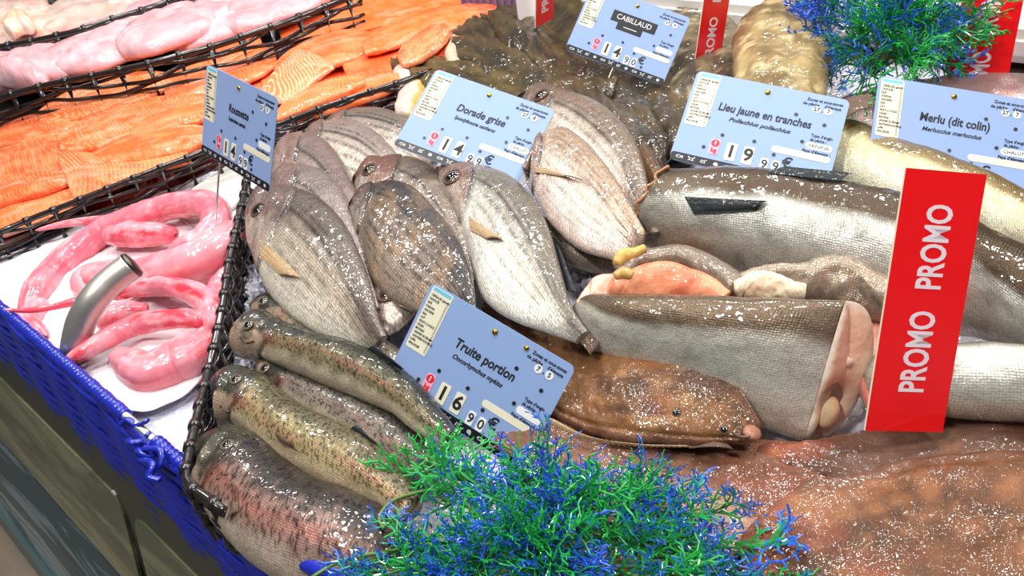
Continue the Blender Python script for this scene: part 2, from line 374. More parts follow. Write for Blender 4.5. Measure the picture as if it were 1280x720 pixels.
def wavemat(name, ca, cb, sc_, thr, rough=.25, stretch=(1, 1, 1), dist=2.5):
    m, nt, bs = newmat(name); lk = nt.links.new; tc = nd(nt, 'ShaderNodeTexCoord'); mp = nd(nt, 'ShaderNodeMapping')
    mp.inputs['Rotation'].default_value = (0, 0, math.radians(44.7)); mp2 = nd(nt, 'ShaderNodeMapping'); mp2.inputs['Scale'].default_value = stretch; lk(mp.outputs[0], mp2.inputs[0])
    no = nd(nt, 'ShaderNodeTexNoise', Scale=sc_, Detail=6.0, Roughness=.6, Distortion=dist); cr = nd(nt, 'ShaderNodeValToRGB')
    lk(tc.outputs['Object'], mp.inputs[0]); lk(mp2.outputs[0], no.inputs[0]); lk(no.outputs['Fac'], cr.inputs[0])
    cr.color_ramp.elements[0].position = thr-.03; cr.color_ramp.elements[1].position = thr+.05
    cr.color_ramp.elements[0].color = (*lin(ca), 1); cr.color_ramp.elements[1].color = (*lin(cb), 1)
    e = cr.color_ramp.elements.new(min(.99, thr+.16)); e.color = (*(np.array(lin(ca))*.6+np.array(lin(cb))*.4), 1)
    lk(cr.outputs[0], bs.inputs['Base Color']); bs.inputs['Roughness'].default_value = rough; bs.inputs['Coat Weight'].default_value = .4
    return m
strip('front_frame', 0, -.02, -.036, -.30, -2.4, 1.6, plain('frame_dark_green', (28, 40, 24), .3, coat=.5), counter, .004)
mo = wavemat('olive_plate', (96, 104, 76), (150, 150, 112), 2.2, .5, stretch=(.7, 4.0, 4.0), dist=1.2)  # pale reflection-like streaks painted into the plate colour
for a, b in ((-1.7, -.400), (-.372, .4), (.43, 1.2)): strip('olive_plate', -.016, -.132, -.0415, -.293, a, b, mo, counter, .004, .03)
strip('printed_band', -.040, -.30, -.088, -.445, -2.4, 1.6, wavemat('teal_print', (50, 78, 84), (132, 150, 158), 3, .54, stretch=(.6, 6, 6), dist=1.5), counter, .006)
strip('band_edge', -.088, -.44, -.094, -.462, -2.4, 1.6, plain('edge_grey_teal', (92, 112, 112), .3, .3), counter, .012)
tube('bumper_rail', [E3(-.120, -2.4, -.505), E3(-.120, 1.6, -.505)], .05, counter, M['steel_dark'], 24)
# back ledge
ledge = thing('service_ledge', 'white raised service ledge with a black strip for its shadow gap, behind the fish', 'ledge', E3(1.1, 0, -.9))
box('ledge_base', 1.0, 1.30, -.5, 1.6, -.9, .135, ledge, M['plastic_white'])
box('ledge_gap_shade', 1.03, 1.28, -.5, 1.6, .137, .152, ledge, M['black'])  # solid black strip standing in for the shadow under the ledge top
box('ledge_top', .985, 1.30, -.5, 1.6, .154, .195, ledge, M['plastic_white'], bev=.012)
# ice
def patchgrid(name, s0, s1, t0, t1, ns, nt_, zf, parent, mat, tagk=None):
    S, T = np.meshgrid(np.linspace(s0, s1, ns), np.linspace(t0, t1, nt_), indexing='ij')
    v = []
    z = zf(S, T)
    X = A0[0]+NI[0]*S+FD[0]*T; Y = A0[1]+NI[1]*S+FD[1]*T
    v = np.c_[X.ravel(), Y.ravel(), z.ravel()]
    f = [q[::-1] for q in grid_faces(ns, nt_)]
    return wpart(name, v, f, parent, mat)
icem, nt, bs = newmat('crushed_ice'); tc = nd(nt, 'ShaderNodeTexCoord'); vo = nd(nt, 'ShaderNodeTexVoronoi', Scale=170.0); no = nd(nt, 'ShaderNodeTexNoise', Scale=60.0, Detail=5.0)
mxr = nd(nt, 'ShaderNodeMapRange'); mxr.inputs['To Min'].default_value = .55; mxr.inputs['To Max'].default_value = .85
nt.links.new(tc.outputs['Object'], vo.inputs['Vector']); nt.links.new(tc.outputs['Object'], no.inputs[0]); nt.links.new(no.outputs['Fac'], mxr.inputs[0])
cbn = nd(nt, 'ShaderNodeCombineColor'); nt.links.new(mxr.outputs[0], cbn.inputs[0]); nt.links.new(mxr.outputs[0], cbn.inputs[1]); cbn.inputs[2].default_value = .80; nt.links.new(cbn.outputs[0], bs.inputs['Base Color'])
bb = nd(nt, 'ShaderNodeBump', Strength=.6, Distance=.003); nt.links.new(vo.outputs['Distance'], bb.inputs['Height']); nt.links.new(bb.outputs[0], bs.inputs['Normal']); bs.inputs['Roughness'].default_value = .15; bs.inputs['Subsurface Weight'].default_value = .2; bs.inputs['Subsurface Radius'].default_value = (.3, .5, .8); bs.inputs['Subsurface Scale'].default_value = .01
bz = lambda S, T: .15*np.tanh(1.7*np.maximum(S-.08, 0))
ice = patchgrid('crushed_ice', .012, .99, -1.35, 1.1, 240, 420, lambda S, T: bz(S, T)-.006+.008*fbm(S*22, T*22, 3)*ss(.0, .15, S)+.004*vn(S*130, T*130, 4)*ss(.12, .2, S), None, icem)
ice['kind'] = 'stuff'; tag(ice, 'bed of crushed ice lying under all the fish on the counter', 'ice')
# loose ice chips beside the trout heads and between the bream and the cut hake
def chips(regions, n):
    v = []; f = []
    for k in range(n):
        x0, y0, x1, y1 = regions[k % len(regions)]
        c = P(random.uniform(x0, x1), random.uniform(y0, y1), random.uniform(.002, .014)); r = random.uniform(.002, .0055); b = len(v)
        R = Matrix.Rotation(random.uniform(0, 6), 3, Vector((random.random(), random.random(), random.random()+.1)).normalized())
        for q in ((-1, -1, -1), (1, -1, -1), (1, 1, -1), (-1, 1, -1), (-.6, -.7, 1), (.8, -.6, 1), (.6, .7, .8), (-.7, .6, 1)):
            v.append(c+np.array(R @ Vector(q))*r)
        f += [tuple(b+i for i in g) for g in ((0, 3, 2, 1), (4, 5, 6, 7), (0, 1, 5, 4), (1, 2, 6, 5), (2, 3, 7, 6), (3, 0, 4, 7))]
    return v, f
v, f = chips([(306, 330, 325, 400), (296, 440, 330, 470), (312, 345, 330, 372), (700, 385, 745, 425), (715, 330, 760, 360), (262, 540, 290, 600)], 240)
o = wpart('ice_chips', v, f, None, icem, False); o['kind'] = 'stuff'; tag(o, 'loose clear ice chips between the wicker wall and the fish heads', 'ice')

# ------------------------------------------------------------------ woven walls
def resample(pts, step):
    pts = np.asarray(pts, float); d = np.r_[0, np.cumsum(np.linalg.norm(np.diff(pts, axis=0), axis=1))]
    n = max(2, int(round(d[-1]/step))+1); t = np.linspace(0, d[-1], n); return np.c_[[np.interp(t, d, pts[:, k]) for k in range(3)]].T
def weave(parent, top, down, mat, rows=5, step=.03, r=.0028, rimr=.005, amp=.004, rim=True, bind=True, wob=.3, rimname='rim', stakew=1.6, seed=1, flat=1):
    """open woven wall: rim, upright stakes and strands passing in and out of them"""
    rg = random.Random(seed)
    q = resample(top, step/4); T = np.gradient(q, axis=0); T /= np.linalg.norm(T, axis=1)[:, None]; N = np.cross(T, [0, 0, 1]); N /= np.linalg.norm(N, axis=1)[:, None]
    dn = np.array(down, float) if np.ndim(down) else np.array([0, 0, -down])
    H = np.linalg.norm(dn)
    if rim: tube(rimname, q[::2], rimr, parent, mat, 10)
    for k, i in enumerate(range(2, len(q), 4)):
        a = q[i]; b = q[i]+dn
        tube('stake', [a, (a+b)/2+N[i]*.001, b], r*stakew, parent, mat, 6, flat=1.0)
        if bind: tube('binding', [a+N[i]*0-T[i]*.004, a+T[i]*.004], rimr*1.35, parent, mat, 10)
    for j in range(rows):
        fr = (j+.7)/(rows+.2); pts = []
        o1 = rg.uniform(-1, 1)
        for i in range(len(q)):
            s = math.cos(math.pi*(i-2)/4+math.pi*(j % 2)); 
            pts.append(q[i]+dn*(fr+wob*.5/rows*math.sin(i*.33+o1*5+j*2))+N[i]*amp*s)
        tube('strand', pts, r*rg.uniform(.8, 1.15), parent, mat, 6, flat=flat)
# front basket (holds the bream and trout)
fb = thing('wicker_basket', 'black woven basket wall left of the trout and bream heads', 'basket', P(270, 420, 0), 'black woven baskets')
fbt = [P(x, y, .05) for x, y in ((309, 222), (303, 255), (294, 292), (286, 330), (279, 380), (270, 425), (261, 460), (253, 495), (243, 536), (234, 578), (233, 598), (241, 612), (258, 622), (280, 640))]
weave(fb, fbt, (0.006, -.004, -.052), M['wicker'], rows=6, step=.028, r=.003, rimr=.0046, amp=.004, wob=.9, seed=4)
def liner(parent, top, dn, off, mat, name='lining'):
    q = resample(top, .02); T = np.gradient(q, axis=0); N = np.cross(T, [0, 0, 1]); N /= np.linalg.norm(N, axis=1)[:, None]
    dn = np.array(dn, float); v = []
    for a in q: pass
    for k in (0, 1):
        for i, a in enumerate(q): v.append(a+N[i]*off+dn*(.12 if k == 0 else 1))
    n = len(q); m = 2*n; v += [p+np.r_[N[i % n]]*.0015 for i, p in enumerate(v)]
    f = []
    for i in range(n-1): f += [(i, i+1, n+i+1, n+i), (m+i, m+n+i, m+n+i+1, m+i+1)]
    f += [(0, n, m+n, m), (n-1, m+n-1, m+2*n-1, 2*n-1)]
    f += [(i, m+i, m+i+1, i+1) for i in range(n-1)]+[(n+i, n+i+1, m+n+i+1, m+n+i) for i in range(n-1)]
    return wpart(name, v, f, parent, mat)
# salmon basket
sb = thing('wicker_basket', 'black woven basket full of orange salmon fillets', 'basket', P(150, 200, 0), 'black woven baskets')
near = [P(x, y, .05) for x, y in ((-60, 314), (0, 290), (40, 273), (82, 257), (122, 241), (162, 225), (197, 211), (235, 197), (262, 186), (300, 172), (350, 155), (400, 136), (450, 119), (500, 103), (540, 88))]
weave(sb, near, .048, M['wicker'], rows=5, step=.04, r=.0022, rimr=.0042, amp=.004, wob=1.0, stakew=2.2, seed=8)
# pale fillet basket and white fish basket
pb = thing('wicker_basket', 'black woven basket heaped with pale pink fillets behind the salmon', 'basket', P(100, 80, 0), 'black woven baskets')
mid = [P(x, y, .08) for x, y in ((-70, 142), (0, 122), (25, 115), (60, 106), (95, 99), (122, 94), (160, 86), (188, 80), (220, 71), (275, 56), (320, 40), (360, 27), (402, 11), (450, -8))]
weave(pb, mid, .078, M['wicker'], rows=6, step=.055, r=.0034, rimr=.0058, amp=.006, wob=.9, stakew=2.4, seed=5)
wb = thing('wicker_basket', 'black woven basket of whitish fish at the top left corner', 'basket', P(40, 40, 0), 'black woven baskets')
far = [P(x, y, .08) for x, y in ((-60, 72), (0, 59), (42, 52), (95, 40), (140, 25), (180, 13), (220, -1), (260, -20))]
weave(wb, far, .075, M['wicker'], rows=6, step=.06, r=.0042, rimr=.007, amp=.006, wob=.9, stakew=2.4, seed=6)
vb = thing('wicker_basket', 'farthest black woven basket rim cut by the top left corner', 'basket', P(10, 10, 0), 'black woven baskets')
weave(vb, [P(x, y, .08) for x, y in ((-60, 22), (0, 9), (50, -4), (120, -22))], .06, M['wicker'], rows=5, step=.07, r=.0045, rimr=.007, amp=.006, seed=9)
for par, pts, dn in ((sb, near, .048), (pb, mid, .078), (wb, far, .075)): pass
# dark lined floors of the baskets
def surf(name, edge1, edge2, h, parent, mat, n=(60, 24), thick=.003, nz=0, nsc=40, seed=0, label=None):
    """sheet between two pixel polylines on the sloping bed"""
    a = catmull(np.array([P(x, y, h) for x, y in edge1]), np.linspace(0, 1, n[0])); b = catmull(np.array([P(x, y, h) for x, y in edge2]), np.linspace(0, 1, n[0]))
    k = np.linspace(0, 1, n[1])[None, :, None]; g = a[:, None]*(1-k)+b[:, None]*k
    if nz: g[..., 2] += nz*(fbm(g[..., 0]*nsc, g[..., 1]*nsc, seed)-.5)*2
    v = g.reshape(-1, 3); f = grid_faces(*n); m = len(v); v = np.vstack([v, v-[0, 0, thick]]); f += [tuple(i+m for i in q[::-1]) for q in f]
    nu, nv = n; rim_ = [i*nv for i in range(nu)]+[(nu-1)*nv+j for j in range(1, nv)]+[i*nv+nv-1 for i in range(nu-2, -1, -1)]+[j for j in range(nv-2, 0, -1)]
    for x, y in zip(rim_, rim_[1:]+rim_[:1]): f.append((x, y, y+m, x+m))
    return wpart(name, v, f, parent, mat, True, label)
surf('basket_floor', [(-60, 160), (120, 118), (320, 62), (600, -2)], [(-60, 330), (120, 270), (300, 200), (560, 100)], .003, sb, M['wicker'])
surf('basket_floor', [(-60, 90), (120, 55), (260, 10), (420, -40)], [(-60, 190), (120, 140), (320, 80), (520, 10)], .006, pb, M['wicker'])

# ------------------------------------------------------------------ blue woven edge
be = thing('woven_edge', 'blue plastic woven edging wrapped on a steel rod along the counter front', 'edging', E3(0, -.4, -.12))
def tt(px, py, z=.03):
    p = PZ(px, py, z); return (p-A0) @ FD
tA, tB = tt(-80, 300), tt(326, 706)
gap0, gap1 = tt(146, 526), tt(180, 563)
tube('steel_rod', [E3(0, tA, .03), E3(0, tB, .03)], .0042, be, M['steel'], 12)
def wrapped(t0, t1, r=.0068, z=.03):
    n = int((t1-t0)/.0018); pts = [E3(0, t0+(t1-t0)*k/n, z) for k in range(n+1)]
    rr = [r*(1+.10*math.sin(k*math.pi/2+1)+.06*math.sin(k*.37)) for k in range(n+1)]
    tube('wrapping', pts, rr, be, M['blue'], 12)
wrapped(tA, gap0); wrapped(gap1, tB)
tube('rod_end', [E3(0, tB-.004, .03), E3(0, tB+.004, .03)], .0085, be, M['blue'], 14)
weave(be, [E3(-.004, tA+(tB+.05-tA)*k/30, .03) for k in range(31)], (-.004, -.003, -.15), M['blue'], rows=22, step=.085, r=.0040, amp=.0028, rim=False, bind=False, wob=.8, stakew=.9, seed=12)
box('backing_strip', .003, .006, tA, tB+.05, -.125, .02, be, plain('backing_navy', (10, 18, 84), .5), bev=0)
q0 = PV(340, 680, 0); q1 = PV(404, 717, 0); qd = (q1-q0)/np.linalg.norm(q1-q0)
tube('wrapping', [q0+np.array([0, 0, -.05]), q0+np.array([0, 0, -.012]), q0+qd*.004, q0+qd*.02, q0+qd*.16], .0062, be, M['blue'], 12, n=60)
weave(be, [q0+qd*(.006+.15*k/10)-[0, 0, .006] for k in range(11)], (-.002, -.002, -.06), M['blue'], rows=6, step=.04, r=.0042, amp=.003, rim=False, bind=False, wob=1.0, seed=13)
for pts in ([(150, 531, .03), (158, 524, .035), (170, 531, .032), (184, 526, .04)], [(183, 541, .036), (190, 548, .03), (196, 562, .036), (190, 570, .034), (178, 566, .038), (172, 560, .03)], [(160, 550, .034), (166, 553, .038), (176, 552, .036), (178, 558, .03)], [(176, 574, .034), (190, 584, .04), (186, 594, .036), (200, 600, .034)], [(180, 560, .04), (202, 566, .042), (200, 580, .036), (190, 590, .032)]):
    tube('loose_strand', [PZ(*p) for p in pts], .0022, be, M['blue'], 6, n=24, flat=1.6)

# ------------------------------------------------------------------ paper sheet and grey plastic below
pp = surf('paper_sheet', [(-60, 340), (60, 300), (180, 262), (296, 222)], [(-30, 372), (70, 436), (112, 474), (196, 512), (222, 500), (292, 412)], .006, None, M['paper'], (80, 50), .0008, .005, 22, 3)
tag(pp, 'white wrapping paper sheet under the skinned pink fish', 'paper')
pl = surf('white_tray', [(212, 262), (240, 236), (270, 216), (300, 196)], [(262, 300), (275, 276), (290, 262), (306, 244)], .010, None, M['plastic_white'], (20, 12), .002)
tag(pl, 'white plastic tray edge standing behind the skinned pink fish', 'tray')

# ================================================================== FISH
def bream_col(seed, back=(104, 92, 86), mid_=(176, 160, 142), belly=(222, 212, 194), head=(140, 118, 110), hu=.22, streak=.5, warm=.0, lat=.30):
    back, mid_, belly, head = map(lin, (back, mid_, belly, head))
    def f(U, V, S, W):
        n = fbm(S*60+seed, W*60, seed); n2 = fbm(S*220, W*400, seed+3)
        c = mix(mix(np.broadcast_to(back, U.shape+(3,)), mid_, ss(.22, .5, V+(n-.5)*.16)), belly, ss(.5, .85, V+(n-.5)*.15))
        rows = .5+.5*np.sin(V*2*np.pi*17+n*2.0); c = c*(1-streak*.95*(ss(.62, .95, rows)*ss(hu+.02, hu+.1, U)*ss(.08, .2, V)*(1-ss(.72, .98, V))*(.4+.6*ss(.35, .6, n2))))[..., None]
        Lc = lat+.10*(U-.35)**2*2-.0; c = c*(1-.75*np.exp(-((V-Lc)/.018)**2)*ss(hu, hu+.04, U)*(1-ss(.93, 1, U)))[..., None]
        c = c*(1-.25*np.exp(-((V-Lc-.11)/.012)**2)*ss(hu, hu+.1, U))[..., None]
        if warm: c = mix(c, lin(206, 160, 110), warm*ss(.45, .7, fbm(S*35, W*50, seed+8)))
        hd = mix(np.broadcast_to(head, U.shape+(3,)), lin(196, 178, 164), ss(.35, .75, V+.5*(fbm(S*120, W*120, seed+5)-.5)))
        g = hu+.045*np.sin(np.pi*np.clip(V, 0, 1))-.03
        c = mix(hd, c, ss(-.012, .012, U-g))
        c = c*(1-.8*np.exp(-((U-g)/.009)**2)*ss(.1, .25, V))[..., None]
        c = c*(1-.35*np.exp(-((U-g*.62)/.008)**2)*ss(.35, .5, V))[..., None]
        c = mix(c, lin(150, 95, 85), .35*np.exp(-((U-g*.7)/.04)**2)*ss(.5, .65, fbm(S*100, W*100, seed+9)))
        c = c*(1-.7*np.exp(-((V-.62+U*1.2)/.04)**2)*(1-ss(.05, .075, U)))[..., None]
        return c*(.86+.28*n)[..., None]
    return f
def bream_disp(hu=.22, seed=0):
    def f(U, V, S, W):
        g = hu+.045*np.sin(np.pi*V)-.03
        return .0022*(1-ss(-.004, .006, U-g))*ss(.02, .08, U)-.0016*np.exp(-((U-g-.006)/.006)**2)+.0007*(1-ss(-.004, .006, U-g*.62))*ss(.3, .5, V)+.0012*(fbm(S*45, W*45, seed)-.5)
    return f
def bream(label, st, h, seed, eyeu=(.10, .36), er=.0058, th=.016, fins=(), **k):
    root = root_at(st, 0, 'sea_bream', label, 'fish', 'grey sea bream')
    b = loft('body', st, h, th, bream_col(seed, **k), root, M['bream'], bream_disp(k.get('hu', .22), seed), (150, 72))
    if eyeu: eye_px(b, root, eyeu[0], eyeu[1], er)
    for nm, base, tip, hf, mt in fins:
        if nm == 'pectoral_fin': fin_px(nm, b, base, tip, root, mt)
        else: fin(nm, base, tip, hf, root, M[mt])
    return b, root
B1 = [(309, 262, 309, 268), (318, 243, 311, 290), (345, 235, 318, 318), (385, 240, 328, 352), (425, 272, 352, 385), (450, 318, 392, 415), (464, 360, 430, 432), (474, 400, 455, 440), (482, 420, 470, 442)]
bream('sea bream lying foremost beside the wicker wall, with a tan side fin', B1, (.072, .05), 11, (322, 262), .0085, fins=[('pectoral_fin', [(324, 296), (326, 322)], [(380, 350), (352, 345)], (.068, .068), 'fin_tan')], back=(112, 100, 92), hu=.25)
B2 = [(334, 231, 334, 236), (348, 214, 335, 262), (374, 207, 345, 300), (405, 214, 360, 330), (427, 236, 380, 350), (443, 270, 405, 370), (456, 312, 430, 385), (466, 355, 452, 392), (473, 385, 466, 396)]
bream('smooth greyish pink sea bream tucked directly behind the foremost bream', B2, (.062, .04), 12, None, back=(150, 134, 130), mid_=(176, 158, 150), head=(150, 125, 116), streak=.2)
B3 = [(340, 196, 340, 202), (352, 178, 342, 230), (374, 168, 352, 258), (399, 171, 365, 285), (418, 187, 385, 300), (433, 212, 408, 320), (446, 242, 430, 335), (458, 280, 448, 335), (465, 310, 460, 335)]
bream('pinkish sea bream third back from the front, right of the catfish tag', B3, (.052, .03), 13, None, back=(140, 120, 114), mid_=(168, 148, 138), head=(150, 122, 114), streak=.3)
B4 = [(378, 168, 378, 173), (392, 157, 384, 195), (415, 151, 395, 225), (440, 152, 412, 245), (465, 162, 440, 255), (488, 182, 465, 262), (505, 205, 488, 262), (515, 230, 505, 258)]
bream('pale sea bream with a bold side line just behind the bream with a golden eye', B4, (.042, .02), 14, None, back=(160, 142, 134), mid_=(200, 184, 168), streak=.7)
B5 = [(400, 151, 400, 156), (425, 141, 412, 175), (455, 136, 430, 200), (485, 138, 455, 215), (510, 149, 485, 215), (535, 170, 510, 215), (550, 195, 535, 218)]
bream('small grey sea bream farthest back against the salmon basket', B5, (.034, .015), 15, None, back=(136, 122, 112), mid_=(180, 162, 150), streak=.6)
B7 = [(441, 220, 442, 226), (453, 205, 446, 240), (480, 199, 458, 262), (512, 197, 475, 290), (541, 209, 495, 310), (562, 238, 520, 325), (580, 270, 545, 340), (590, 310, 565, 355), (594, 350, 585, 370)]
bream('greyish brown sea bream with a golden brown eye facing left', B7, (.062, .045), 16, (461, 212), .0088, back=(132, 116, 104), mid_=(160, 142, 130), head=(128, 92, 80), hu=.26, streak=.25)
B6 = [(438, 250, 439, 256), (450, 238, 444, 275), (478, 228, 452, 305), (512, 232, 462, 340), (543, 260, 480, 368), (567, 290, 505, 385), (583, 320, 535, 395), (592, 355, 565, 400), (594, 385, 582, 402)]
bream('darkest grey sea bream in the middle with no head in sight', B6, (.078, .062), 17, None, back=(72, 66, 64), mid_=(118, 102, 90), belly=(150, 132, 116), head=(84, 74, 70), warm=.18, streak=.9, hu=.14)
B8 = [(547, 208, 548, 216), (563, 205, 560, 248), (598, 207, 578, 290), (640, 222, 590, 335), (668, 252, 603, 372), (688, 290, 630, 395), (702, 340, 665, 410), (718, 390, 700, 422), (735, 415, 722, 430)]
bream('large silvery sea bream with a big dark eye below the sea bream price tag', B8, (.072, .06), 18, (565, 221), .0098, fins=[('pectoral_fin', [(586, 270), (588, 288)], [(632, 302), (610, 300)], .088, 'fin_tan'), ('anal_fin', [(690, 300), (708, 362)], [(702, 318), (722, 372)], .065, 'fin_dark'), ('tail_fin', [(722, 396), (716, 420)], [(756, 425), (738, 448)], .05, 'fin_brown')], back=(120, 112, 100), mid_=(190, 182, 168), belly=(228, 222, 208), head=(122, 94, 84), hu=.25)
B9 = [(655, 210, 656, 216), (668, 178, 662, 232), (695, 162, 677, 262), (728, 174, 700, 292), (755, 203, 725, 312), (778, 237, 755, 322), (795, 268, 780, 326), (806, 290, 796, 322)]
bream('cream pink sea bream right of the sea bream price tag, foremost of that pair', B9, (.088, .065), 19, None, back=(176, 150, 128), mid_=(216, 190, 172), belly=(232, 208, 194), head=(130, 104, 96), hu=.13, streak=.55, lat=.36, fins=[('pectoral_fin', [(668, 206), (670, 216)], [(732, 228), (706, 222)], .088, 'fin_tan')])
B10 = [(648, 118, 648, 124), (668, 108, 655, 150), (705, 113, 672, 195), (745, 127, 690, 230), (775, 150, 715, 255), (797, 182, 745, 275), (808, 222, 775, 288), (815, 265, 800, 295), (822, 290, 812, 300)]
bream('silvery sea bream with its eye showing over the corner of the sea bream price tag', B10, (.074, .045), 20, (676, 119), .0095, back=(136, 118, 104), mid_=(206, 190, 174), belly=(224, 208, 194), head=(120, 98, 88), hu=.24)
B12 = [(474, 412, 486, 418), (468, 392, 506, 400), (466, 368, 524, 378), (472, 338, 538, 350), (487, 312, 545, 325)]
bream('sea bream head poking out below the darkest bream, mouth down', B12, (.045, .045), 21, (484, 368), .0085, head=(170, 150, 136), hu=.6, back=(110, 98, 90))
B13 = [(660, 250, 655, 270), (690, 282, 680, 310), (730, 300, 715, 332), (765, 317, 752, 340), (778, 326, 772, 340)]
bream('brown tail end of a sea bream between the large silvery and cream pink ones', B13, (.03, .03), 22, None, back=(90, 76, 70), mid_=(120, 104, 94), belly=(150, 134, 122), hu=.02, fins=[('tail_fin', [(765, 317), (760, 338)], [(800, 318), (792, 345)], .03, 'fin_brown')])
B14 = [(800, 160, 790, 185), (835, 205, 805, 235), (845, 235, 822, 262), (850, 260, 838, 275)]
bream('dark brown fish tail beside the cut neck of the big silver pollack', B14, (.035, .03), 23, None, back=(60, 46, 38), mid_=(110, 84, 60), belly=(150, 110, 70), hu=.02, fins=[('tail_fin', [(832, 205), (812, 230)], [(842, 200), (800, 244)], .05, 'fin_dark')])

def trout_col(seed, back=(70, 68, 56), flank=(140, 126, 98), belly=(206, 190, 164), stripe=(176, 96, 84), sp=.7, hu=.16, st_=.4):
    back, flank, belly, stripe = map(lin, (back, flank, belly, stripe))
    def f(U, V, S, W):
        n = fbm(S*70, W*70, seed)
        c = mix(mix(np.broadcast_to(back, U.shape+(3,)), flank, ss(.22, .5, V+(n-.5)*.3)), belly, ss(.62, .86, V+(n-.5)*.15))
        c = mix(c, stripe, st_*np.exp(-((V-.52)/.085)**2)*ss(.3, .6, fbm(S*30, W*200, seed+2))*ss(hu, hu+.08, U))
        dk = spots(S/.0030, W/.0030, seed, sp, .34)*(1-ss(.62, .82, V)); c = c*(1-.85*dk)[..., None]
        c = c*(1-.4*np.exp(-((V-.5)/.012)**2)*ss(hu, hu+.03, U)*.6)[..., None]
        g = hu-.03+.05*np.sin(np.pi*V); hd = mix(np.broadcast_to(lin(58, 56, 46), U.shape+(3,)), lin(168, 144, 122), ss(.4, .75, V+(n-.5)*.9)); hd = hd*(1-.6*spots(S/.005, W/.005, seed+4, .5, .3)*(1-ss(.4, .6, V)))[..., None]
        c = mix(hd, c, ss(-.01, .01, U-g)); c = c*(1-.65*np.exp(-((U-g)/.010)**2)*ss(.22, .35, V))[..., None]
        c = mix(c, lin(150, 84, 66), .5*np.exp(-((U-g-.01)/.03)**2-((V-.62)/.14)**2))
        c = c*(1-.75*np.exp(-((V-.60+U*.6)/.035)**2)*(1-ss(.06, .085, U)))[..., None]
        return c*(.8+.4*n)[..., None]
    return f
def trout_disp(hu, seed):
    def f(U, V, S, W):
        g = hu-.03+.05*np.sin(np.pi*V)
        return .0010*(1-ss(-.005, .005, U-g))*ss(.03, .08, U)-.0012*np.exp(-((U-g-.006)/.006)**2)*ss(.2, .35, V)-.0016*np.exp(-((V-.60+U*.6)/.03)**2)*(1-ss(.06, .085, U))+.0012*(fbm(S*40, W*40, seed)-.5)
    return f
def trout(label, st, h, seed, eyeu, fins=(), **k):
    root = root_at(st, 0, 'trout', label, 'fish', 'whole trout in a row')
    b = loft('body', st, h, 0, trout_col(seed, **k), root, M['trout'], trout_disp(k.get('hu', .16), seed), (170, 80), rnd=.92, p=1.0, flat=1.0)
    if eyeu: eye_px(b, root, eyeu[0], eyeu[1], .0052, 'iris_pale')
    for nm, base, tip, hf, mt in fins:
        if nm == 'pectoral_fin': fin_px(nm, b, base, tip, root, mt)
        else: fin(nm, base, tip, hf, root, M[mt])
    return b, root
def line_px(name, b, pts, r_, parent, mat='fin_brown', off=.0002):
    q = catmull(np.c_[np.array(pts, float), np.zeros(len(pts))], np.linspace(0, 1, 12)); tube(name, [hit(b, x, y)[0]+hit(b, x, y)[1]*off for x, y, _ in q], r_, parent, M[mat], 6)
T1 = [(312, 380, 312, 384), (328, 370, 318, 395), (357, 373, 340, 418), (395, 384, 375, 435), (440, 402, 415, 455), (480, 424, 460, 475), (515, 448, 500, 490), (545, 475, 535, 505)]
trout('palest trout, topmost of the row, just under the sea bream', T1, .028, 31, (329, 376), back=(112, 104, 90), flank=(168, 156, 134), sp=.35, st_=.2, hu=.24)
T2 = [(300, 404, 300, 415), (310, 390, 305, 440), (345, 399, 335, 452), (382, 412, 378, 470), (425, 422, 428, 492), (465, 439, 468, 510), (502, 462, 503, 528), (535, 497, 530, 550), (568, 535, 560, 567)]
b_, r_ = trout('long dark-backed trout, second from the top of the row, reaching the trout price tag', T2, .046, 32, (310, 406), back=(52, 52, 42), flank=(116, 108, 78), sp=.7, fins=[('dorsal_fin', [(458, 437), (502, 462)], [(472, 436), (506, 466)], (.062, .064), 'fin_dark')], hu=.2)
line_px('mouth', b_, [(301, 420), (308, 428), (318, 426)], .0012, r_)
T3 = [(317, 460, 317, 466), (328, 447, 325, 482), (357, 455, 345, 494), (395, 470, 380, 515), (440, 490, 420, 540), (485, 512, 460, 564), (522, 540, 495, 587), (555, 570, 530, 605)]
b_, r_ = trout('grey speckled trout in the middle of the row with a pink stripe', T3, .024, 33, (331, 460), back=(84, 78, 72), flank=(140, 130, 118), sp=.6, hu=.2)
line_px('mouth', b_, [(318, 470), (324, 474), (332, 472)], .0012, r_)
T4 = [(274, 492, 274, 512), (282, 467, 280, 528), (305, 462, 300, 534), (335, 480, 325, 552), (370, 504, 355, 582), (410, 523, 400, 606), (452, 544, 440, 627), (490, 580, 480, 642), (520, 620, 510, 657)]
b_, r_ = trout('yellowish trout with a reddish fin mark, second from the bottom of the row', T4, .048, 34, (295, 474), back=(104, 96, 70), flank=(166, 148, 106), belly=(206, 184, 150), hu=.17, fins=[('pectoral_fin', [(344, 540), (350, 552)], [(366, 552), (378, 566)], .075, 'fin_brown'), ('dorsal_fin', [(438, 536), (470, 556)], [(450, 536), (474, 562)], (.068, .066), 'fin_dark')])
line_px('mouth', b_, [(275, 506), (284, 514), (298, 510)], .0012, r_)
T5 = [(264, 585, 262, 605), (272, 548, 264, 632), (300, 537, 280, 655), (340, 565, 305, 690), (380, 597, 345, 722), (420, 612, 390, 745), (456, 630, 440, 760), (500, 665, 490, 775), (550, 710, 545, 790)]
b_, r_ = trout('large dark trout at the bottom of the row next to the blue edging', T5, .03, 35, (284, 556), back=(56, 48, 44), flank=(150, 120, 108), belly=(216, 196, 176), sp=.75, st_=.5, hu=.15, fins=[('pectoral_fin', [(296, 600), (294, 612)], [(300, 640), (286, 652)], .06, 'fin_brown')])
line_px('mouth', b_, [(264, 590), (272, 598), (284, 592)], .0012, r_)

